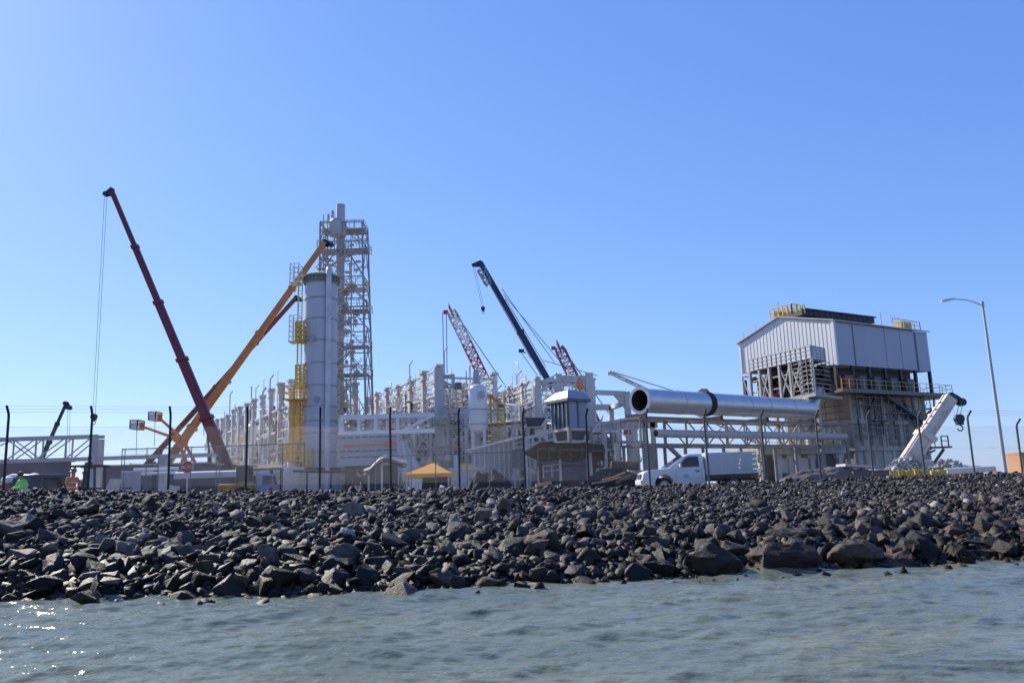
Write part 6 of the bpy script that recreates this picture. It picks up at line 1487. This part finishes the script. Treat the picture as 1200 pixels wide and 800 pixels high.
def loader():
    base = G(276, 47.5); t = thing('backhoe', 'weathered yellow backhoe loader behind the fence left of the rusty canopy', 'excavator', base); B = base
    yel = mat('worn_yellow', (.42, .24, .03), .6, 0, .3, 2, rust=(.2, .09, .03), rustamt=.35)
    m = MB(); m.box(B + Vector((-.35, 0, .95)), (1.1, 1.0, .55)); m.build('engine_hood', yel, t, bevel=.06); m = MB(); m.box(B + Vector((.0, 0, .6)), (2.0, .9, .3)); m.build('chassis', M_DARKST, t)
    m = MB(); m.prism([B + Vector((.15, -.55, .7)), B + Vector((.95, -.55, .7)), B + Vector((1.05, -.55, 1.15)), B + Vector((.75, -.55, 1.35)), B + Vector((.3, -.55, 1.3))], (0, 1.1, 0)); m.build('rear_body', yel, t, bevel=.04)
    m = MB(); z = P(287, 546, 47.5).z - B.z
    for y in (-.45, .45): 
        for x in (.2, .85): m.bar(B + Vector((x, y, 1.2)), B + Vector((x * .9, y, z - .06)), .08)
    m.box(B + Vector((.5, 0, z)), (.9, 1.1, .08)); m.build('cab_frame', M_RUST, t); m = MB(); m.box(B + Vector((.5, 0, (1.25 + z) / 2)), (.55, .8, z - 1.3)); m.build('cab_glass', M_GLASS, t)
    m = MB(); m.bar(B + Vector((-.3, -.6, .95)), B + Vector((-1.2, -.6, .5)), .12, .16); m.bar(B + Vector((-.3, .6, .95)), B + Vector((-1.2, .6, .5)), .12, .16); m.build('loader_arm', yel, t)
    m = MB(); m.prism([B + Vector((-1.15, -.8, .2)), B + Vector((-1.15, -.8, .8)), B + Vector((-1.3, -.8, .75)), B + Vector((-1.35, -.8, .35)), B + Vector((-1.75, -.8, .2))], (0, 1.6, 0)); m.build('bucket', yel, t)
    wheels(t, [B + Vector((-.6, y, .38)) for y in (-.55, .55)], .38, .28, yel); wheels(t, [B + Vector((.6, y, .52)) for y in (-.6, .6)], .52, .34, yel)
loader()

# ------------------------------------------------------------------ street lamp
def street_lamp():
    b = G(1180, 45); Y = 45; zt = P(1152, 355, Y).z; t = thing('street_lamp', 'tall grey street lamp with one long arm at right end of the bank', 'street lamp', b)
    MB().tube([b, Vector((b.x, Y, zt))], .105, 14, True, .06).build('pole', M_GREY, t)
    e = P(1117, 350.5, Y); tip = P(1103, 353, Y); a = Vector((b.x, Y, zt - .15)); pts = []
    for i in range(9):
        k = i / 8; q = a.lerp(e, k); q.z += .12 * math.sin(PI * k); pts.append(q)
    MB().tube(pts, .045, 10, True, .035).build('arm', M_STEEL2, t)
    MB().tube([(b.x, Y, zt - .25), (b.x, Y, zt + .1)], .085, 12).build('pole_cap', M_GREY, t)
    m = MB(); d = (tip - e).normalized(); e2 = e - d * .12; s = Vector((0, 1, 0)); n = d.cross(s); n = n if n.z > 0 else -n
    L = (tip - e).length + .12; V = []
    for k, w, h in ((0, .05, .05), (.25, .11, .07), (.7, .16, .075), (1, .09, .03)):
        q = e2 + d * L * k; V += [q - s * w - n * .03, q + s * w - n * .03, q + s * w * .7 + n * h, q - s * w * .7 + n * h]
    f = [(0, 1, 2, 3), (15, 14, 13, 12)]
    for i in range(3):
        for k in range(4): k2 = (k + 1) % 4; f.append((i * 4 + k, i * 4 + k2, i * 4 + 4 + k2, i * 4 + 4 + k))
    m.add(V, f); hd = m.build('lamp_head', M_STEEL2, t)
    m = MB(); q = e2 + d * L * .6 - n * .045; m.box(q, (.4, .2, .03), d, s, n); m.build('lens', M_LAMPGLASS, hd)
    m = MB(); m.box(b + Vector((0, 0, .05)), (.5, .5, .12)); m.build('base_plate', M_GREY, t)
street_lamp()

# ------------------------------------------------------------------ people
def skin_mesh(name, verts, edges, radii, material, parent, root=0, sub=1):
    me = bpy.data.meshes.new(name + '_cage'); bm = bmesh.new(); lay = bm.verts.layers.skin.verify(); vs_ = [bm.verts.new(v) for v in verts]
    for a, b in edges: bm.edges.new((vs_[a], vs_[b]))
    for v, r in zip(vs_, radii): v[lay].radius = r if isinstance(r, tuple) else (r, r)
    vs_[root][lay].use_root = True; bm.to_mesh(me); bm.free()
    tmp = bpy.data.objects.new(name, me); C.objects.link(tmp); tmp.modifiers.new('skin', 'SKIN'); s = tmp.modifiers.new('sub', 'SUBSURF'); s.levels = sub; s.render_levels = sub
    bpy.context.view_layer.update(); out = bpy.data.meshes.new_from_object(tmp.evaluated_get(bpy.context.evaluated_depsgraph_get())); bpy.data.objects.remove(tmp); bpy.data.meshes.remove(me)
    out.name = name; out.materials.clear(); out.materials.append(material)
    for p in out.polygons: p.use_smooth = True
    o = bpy.data.objects.new(name, out); C.objects.link(o)
    if parent: o.parent = parent; WL[o.name] = WL[parent.name]
    return o
def person(label, pos, H, rot, top, legs, hat=None, hair=True, pose='stand', vest=None, lean=0.0):
    k = H / 1.75; t = thing('person', label, 'person', pos)
    ly = lean
    hip, chest, neck = Vector((0, 0, .93)), Vector((0, -.05 - ly * .6, 1.30)), Vector((0, -.06 - ly, 1.47)); head = neck + Vector((0, -.03 - ly * .2, .17))
    sh = [Vector((s * .19, chest.y - ly * .2, 1.40)) for s in (-1, 1)]
    if pose == 'stand': el = [Vector((s * .26, sh[0].y + .02, 1.12)) for s in (-1, 1)]; ha = [Vector((s * .25, sh[0].y - .1, .88)) for s in (-1, 1)]
    else: el = [Vector((s * .29, sh[0].y - .08, 1.14)) for s in (-1, 1)]; ha = [Vector((s * .12, sh[0].y - .30, 1.10)) for s in (-1, 1)]
    kn = [Vector((s * .11, -.03, .5)) for s in (-1, 1)]; an = [Vector((s * .12, .02, .09)) for s in (-1, 1)]; toe = [a + Vector((0, -.17, -.05)) for a in an]
    V = [hip, Vector((0, -.02 - ly * .3, 1.12)), chest, neck, head, head + Vector((0, -.005, .13))]; E = [(0, 1), (1, 2), (2, 3), (3, 4), (4, 5)]; Rr = [.13, .125, .14, .055, .095, .06]
    for s in (0, 1):
        b = len(V); V += [sh[s], el[s], ha[s], hip + Vector((-.09 if s == 0 else .09, 0, -.06)), kn[s], an[s], toe[s]]; E += [(2, b), (b, b + 1), (b + 1, b + 2), (0, b + 3), (b + 3, b + 4), (b + 4, b + 5), (b + 5, b + 6)]; Rr += [.065, .045, .032, .085, .058, .045, .04]
        # palm and fingers
        d = (ha[s] - el[s]).normalized(); side = d.cross(Vector((1, 0, 0))).normalized(); p = len(V); V.append(ha[s] + d * .09); E.append((b + 2, p)); Rr.append(.03)
    body = skin_mesh('body', [v * k for v in V], E, [r * k for r in Rr], M_SKIN, t)
    # fingers and face welded into the body mesh
    m = MB()
    for s in (0, 1):
        d = (ha[s] - el[s]).normalized(); side = Vector((0, 1, 0)) if abs(d.y) < .7 else Vector((1, 0, 0)); palm = ha[s] + d * .085; curl = Vector((-1 if s else 1, 0, 0)) * .02
        for f in range(4):
            o = side * (-.03 + .02 * f); l = (.06, .075, .08, .065)[f]; m.tube([(palm + o) * k, (palm + o + d * l * .6) * k, (palm + o + d * l + curl) * k], .009 * k, 6)
        m.tube([(ha[s] + d * .04 - side * .02) * k, (ha[s] + d * .07 - side * .055) * k, (ha[s] + d * .10 - side * .06) * k], .010 * k, 6)
    f = head + Vector((0, -.09, .03)); m.bar((f + Vector((0, -.005, .03)) ) * k, (f + Vector((0, -.025, -.015))) * k, .03 * k, .03 * k)
    for s in (-1, 1): m.box((head + Vector((s * .092, 0, .02))) * k, (.02 * k, .04 * k, .06 * k))
    bm = bmesh.new(); bm.from_mesh(body.data); me2 = bpy.data.meshes.new('tmp'); me2.from_pydata([tuple(v) for v in m.v], [], m.f); bm.from_mesh(me2); bmesh.ops.recalc_face_normals(bm, faces=bm.faces); bm.to_mesh(body.data); bm.free(); bpy.data.meshes.remove(me2)
    for p in body.data.polygons: p.use_smooth = True
    base = Vector(pos)
    def part(name, mb, material, par=None): mb.v = [v * k + base for v in mb.v]; return mb.build(name, material, par or t)
    # trousers and jacket as skinned shells over the body
    TV = [hip + Vector((0, 0, .04)), hip + Vector((-.09, 0, -.06)), kn[0], an[0] + Vector((0, 0, .02)), hip + Vector((.09, 0, -.06)), kn[1], an[1] + Vector((0, 0, .02))]
    skin_mesh('trousers', [v * k for v in TV], [(0, 1), (1, 2), (2, 3), (0, 4), (4, 5), (5, 6)], [r * k for r in (.155, .108, .082, .07, .108, .082, .07)], legs, t)
    JV = [hip + Vector((0, 0, .0)), Vector((0, -.02 - ly * .3, 1.12)), chest, neck + Vector((0, 0, -.03)), sh[0], el[0], ha[0] - (ha[0] - el[0]) * .1, sh[1], el[1], ha[1] - (ha[1] - el[1]) * .1]
    skin_mesh('jacket', [v * k for v in JV], [(0, 1), (1, 2), (2, 3), (2, 4), (4, 5), (5, 6), (2, 7), (7, 8), (8, 9)], [r * k for r in (.165, .155, .17, .085, .09, .066, .052, .09, .066, .052)], top, t)
    if vest:
        mb = MB(); 
        for zc, w in ((1.02, .182), (1.22, .185)): mb.lathe((0, -.03 - ly * .4, zc), [(w, 0), (w + .006, .0), (w + .006, .05), (w, .05)], 18)
        part('reflective_band', mb, vest)
    mb = MB()
    for s in (0, 1): mb.box(an[s] + Vector((0, -.06, -.035)), (.1, .29, .1))
    part('boots', mb, M_RUBBER)
    mb = MB(); hc = head + Vector((0, .0, .03))
    if hat: mb.lathe(hc, [(.15, .02), (.118, .035), (.115, .08), (.09, .13), (.04, .155), (0, .16)], 18); part('helmet', mb, hat)
    else: mb.lathe(hc + Vector((0, .012, -.02)), [(.085, -.06), (.108, 0), (.112, .05), (.09, .11), (.04, .14), (0, .145)], 16); part('hair', mb, M_HAIR)
    mb = MB()
    for s in (-1, 1): mb.box(head + Vector((s * .035, -.093, .045)), (.024, .012, .014))
    mb.box(head + Vector((0, -.09, -.045)), (.05, .012, .012)); part('face_marks', mb, M_HAIR)
    t.rotation_euler.z = rot; return t
person('worker in orange overalls standing right of the dark green car', G(81.5, 33.5), 1.76, R(60), M_HIORANGE, M_HIORANGE, hat=M_RUSTRED, vest=M_SIGNW, pose='hold')
person('worker in lime green vest standing at far left beside the pale sacks', G(27, 32.5), 1.68, R(-30), M_LIME, M_DKCLOTH, hat=None, vest=M_SIGNW, pose='hold', lean=.12)
def deck_board():
    c = G(97.5, 44.5); z = GZ + 1.2; t = thing('work_platform', 'low dark work platform behind the site dumper at far left', 'platform', c)
    MB().box((c.x, 44.5, z - .04), (1.6, 1.0, .08)).build('deck', M_DARKST, t)
    for x in (-.7, .7):
        for y in (-.4, .4): MB().bar((c.x + x, 44.5 + y, GZ), (c.x + x, 44.5 + y, z - .085), .08).build('leg', M_DARKST, t)
    return Vector((c.x, 44.5, z))
person('worker in dark clothes standing high on the work platform behind the dumper', deck_board(), 1.7, R(150), M_DKCLOTH, M_DKCLOTH, hat=None, pose='hold', lean=.1)
person('worker in dark jacket and pale trousers standing right of the silo foot', G(419, 46), 1.66, R(20), M_DKCLOTH, M_PALECLOTH, hat=M_RUBBER)
def sacks():
    L = ('uppermost pale sack left of the lime vested worker', 'pale sack at left end of the sack heap', 'small pale sack low in the sack heap')
    for i, (px, py, Y, s) in enumerate(((15, 559, 42.5, .34), (9, 562, 42, .32), (40, 558, 44, .4))):
        c = P(px, py, Y); m = MB(); m.lathe(c + Vector((0, 0, -.2)), [(0, 0), (s * .8, .02), (s, .16), (s * .8, .3), (s * .3, .36), (0, .38)], 14)
        for q in range(len(m.v)): m.v[q] += Vector((0, 0, .05 * noise.noise(m.v[q] * 4)))
        tag(m.build('sack', M_CANVASW, loc=c + Vector((0, 0, -.2))), ('pale sack left of the lime vested worker, upper one', 'pale sack at left end of the heap, lower one', 'round pale sack right of the lime vested worker')[i], 'sack')
        if i < 2:
            h = c.z - .2 - GZ; mm = MB(); mm.box((c.x, Y, GZ + h / 2), (.62, .6, h)); 
            o = mm.build('red_crate', mat('red_plastic', (.30, .05, .03), .5, 0, .15, 2), loc=(c.x, Y, GZ), bevel=.02); tag(o, ('red brown crate under the upper pale sack', 'red brown crate under the lower pale sack at far left')[i], 'crate')
            m2 = MB(); 
            for z in (.2, .45, .7): m2.box((c.x, Y - .31, GZ + h * z + .1), (.5, .03, .05))
            m2.build('slat', M_RUST, o)
        else:
            h = c.z - .2 - GZ; mm = MB(); mm.lathe((c.x, Y, GZ), [(0, 0), (.3, 0), (.3, .03), (.28, .05), (.28, h - .05), (.3, h - .03), (.3, h), (0, h)], 18); tag(mm.build('drum', M_GREY, loc=(c.x, Y, GZ)), 'grey drum under the round pale sack', 'drum')
sacks()

# ------------------------------------------------------------------ orange boom lifts
def boom_lift(label, elbow, basket, Y, foot_px, paint):
    el, bk = P(*elbow, Y), P(*basket, Y); f = G(foot_px, Y); t = thing('boom_lift', label, 'boom lift', f)
    m = MB(); m.box(f + Vector((0, 0, .75)), (2.6, 1.8, .5)); m.box(f + Vector((.3, 0, 1.5)), (2.2, 1.4, 1.0)); m.build('chassis', paint, t, bevel=.06)
    wheels(t, [f + Vector((x, y, .45)) for x in (-1, 1) for y in (-.9, .9)], .45, .35, paint)
    MB().bar(f + Vector((.6, 0, 1.8)), el, .24, .3).build('lower_boom', paint, t); m = MB(); m.box(el, (.75, .5, .7)); m.build('elbow', M_ORANGE, t, bevel=.05)
    MB().bar(el, bk, .28, .32, w2=.2).build('upper_boom', M_LIFT, t)
    m = MB(); m.box(bk + Vector((-.4, 0, -.35)), (.8, 1.5, .08)); m.box(bk + Vector((-.4, -.78, .0)), (.8, .04, .6))
    rail(m, [bk + Vector((-.8, -.8, -.35)), bk + Vector((0, -.8, -.35)), bk + Vector((0, .8, -.35)), bk + Vector((-.8, .8, -.35)), bk + Vector((-.8, -.8, -.35))], .95, .05, .4); m.build('basket', M_GALV, t); m = MB(); m.box(bk + Vector((.12, 0, -.05)), (.24, .7, .8)); m.build('basket_mount', paint, t)
    m = MB(); m.tube([bk + Vector((-.4, 0, -.4)), bk + Vector((-.35, 0, -3.2))], .03, 5); m.build('hanging_cable', M_ROPE, t)
boom_lift('orange boom lift with the lower basket at left of the crossing cranes', (208, 514), (165, 499), 88, 222, M_LIFT)
boom_lift('orange boom lift with the higher basket nearer the crossing cranes', (214, 514), (186, 489), 92, 236, M_LIFT)
def small_plants():
    rr = random.Random(2)
    for px, Y, lab in ((470, 40.5, 'small green weed behind the rocks left of the orange tent'), (885, 39.5, 'yellow green bush beside the tail of the white pickup')):
        c = G(px, Y); big = px > 800; m = MB(); t = thing('weed' if not big else 'bush', lab, 'plant', c)
        for i in range(70 if not big else 260):
            a = rr.uniform(0, 6.28); l = rr.uniform(.3, .8) * (1.2 if big else 1); d = Vector((math.cos(a) * .45, math.sin(a) * .35, 1)).normalized(); p = c + d * l * rr.uniform(.6, 2.0 if big else 1.3)
            u = Vector((rr.uniform(-1, 1), rr.uniform(-1, 1), rr.uniform(-.3, 1))).normalized() * .09; w = u.cross(d).normalized() * .035
            m.add([p - u, p + w, p + u, p - w], [(0, 1, 2, 3)])
        m.build('foliage', mat('bush_leaf', (.14, .15, .03), .7, 0, .4, 3) if big else mat('weed_leaf', (.07, .13, .04), .7, 0, .3, 3), t)
        m = MB()
        for i in range(6): a = i; m.tube([c, c + Vector((math.cos(a) * .15, math.sin(a) * .1, .5)), c + Vector((math.cos(a) * .3, math.sin(a) * .2, 1.0))], .012, 5)
        m.build('stem', M_RUST, t)
small_plants()
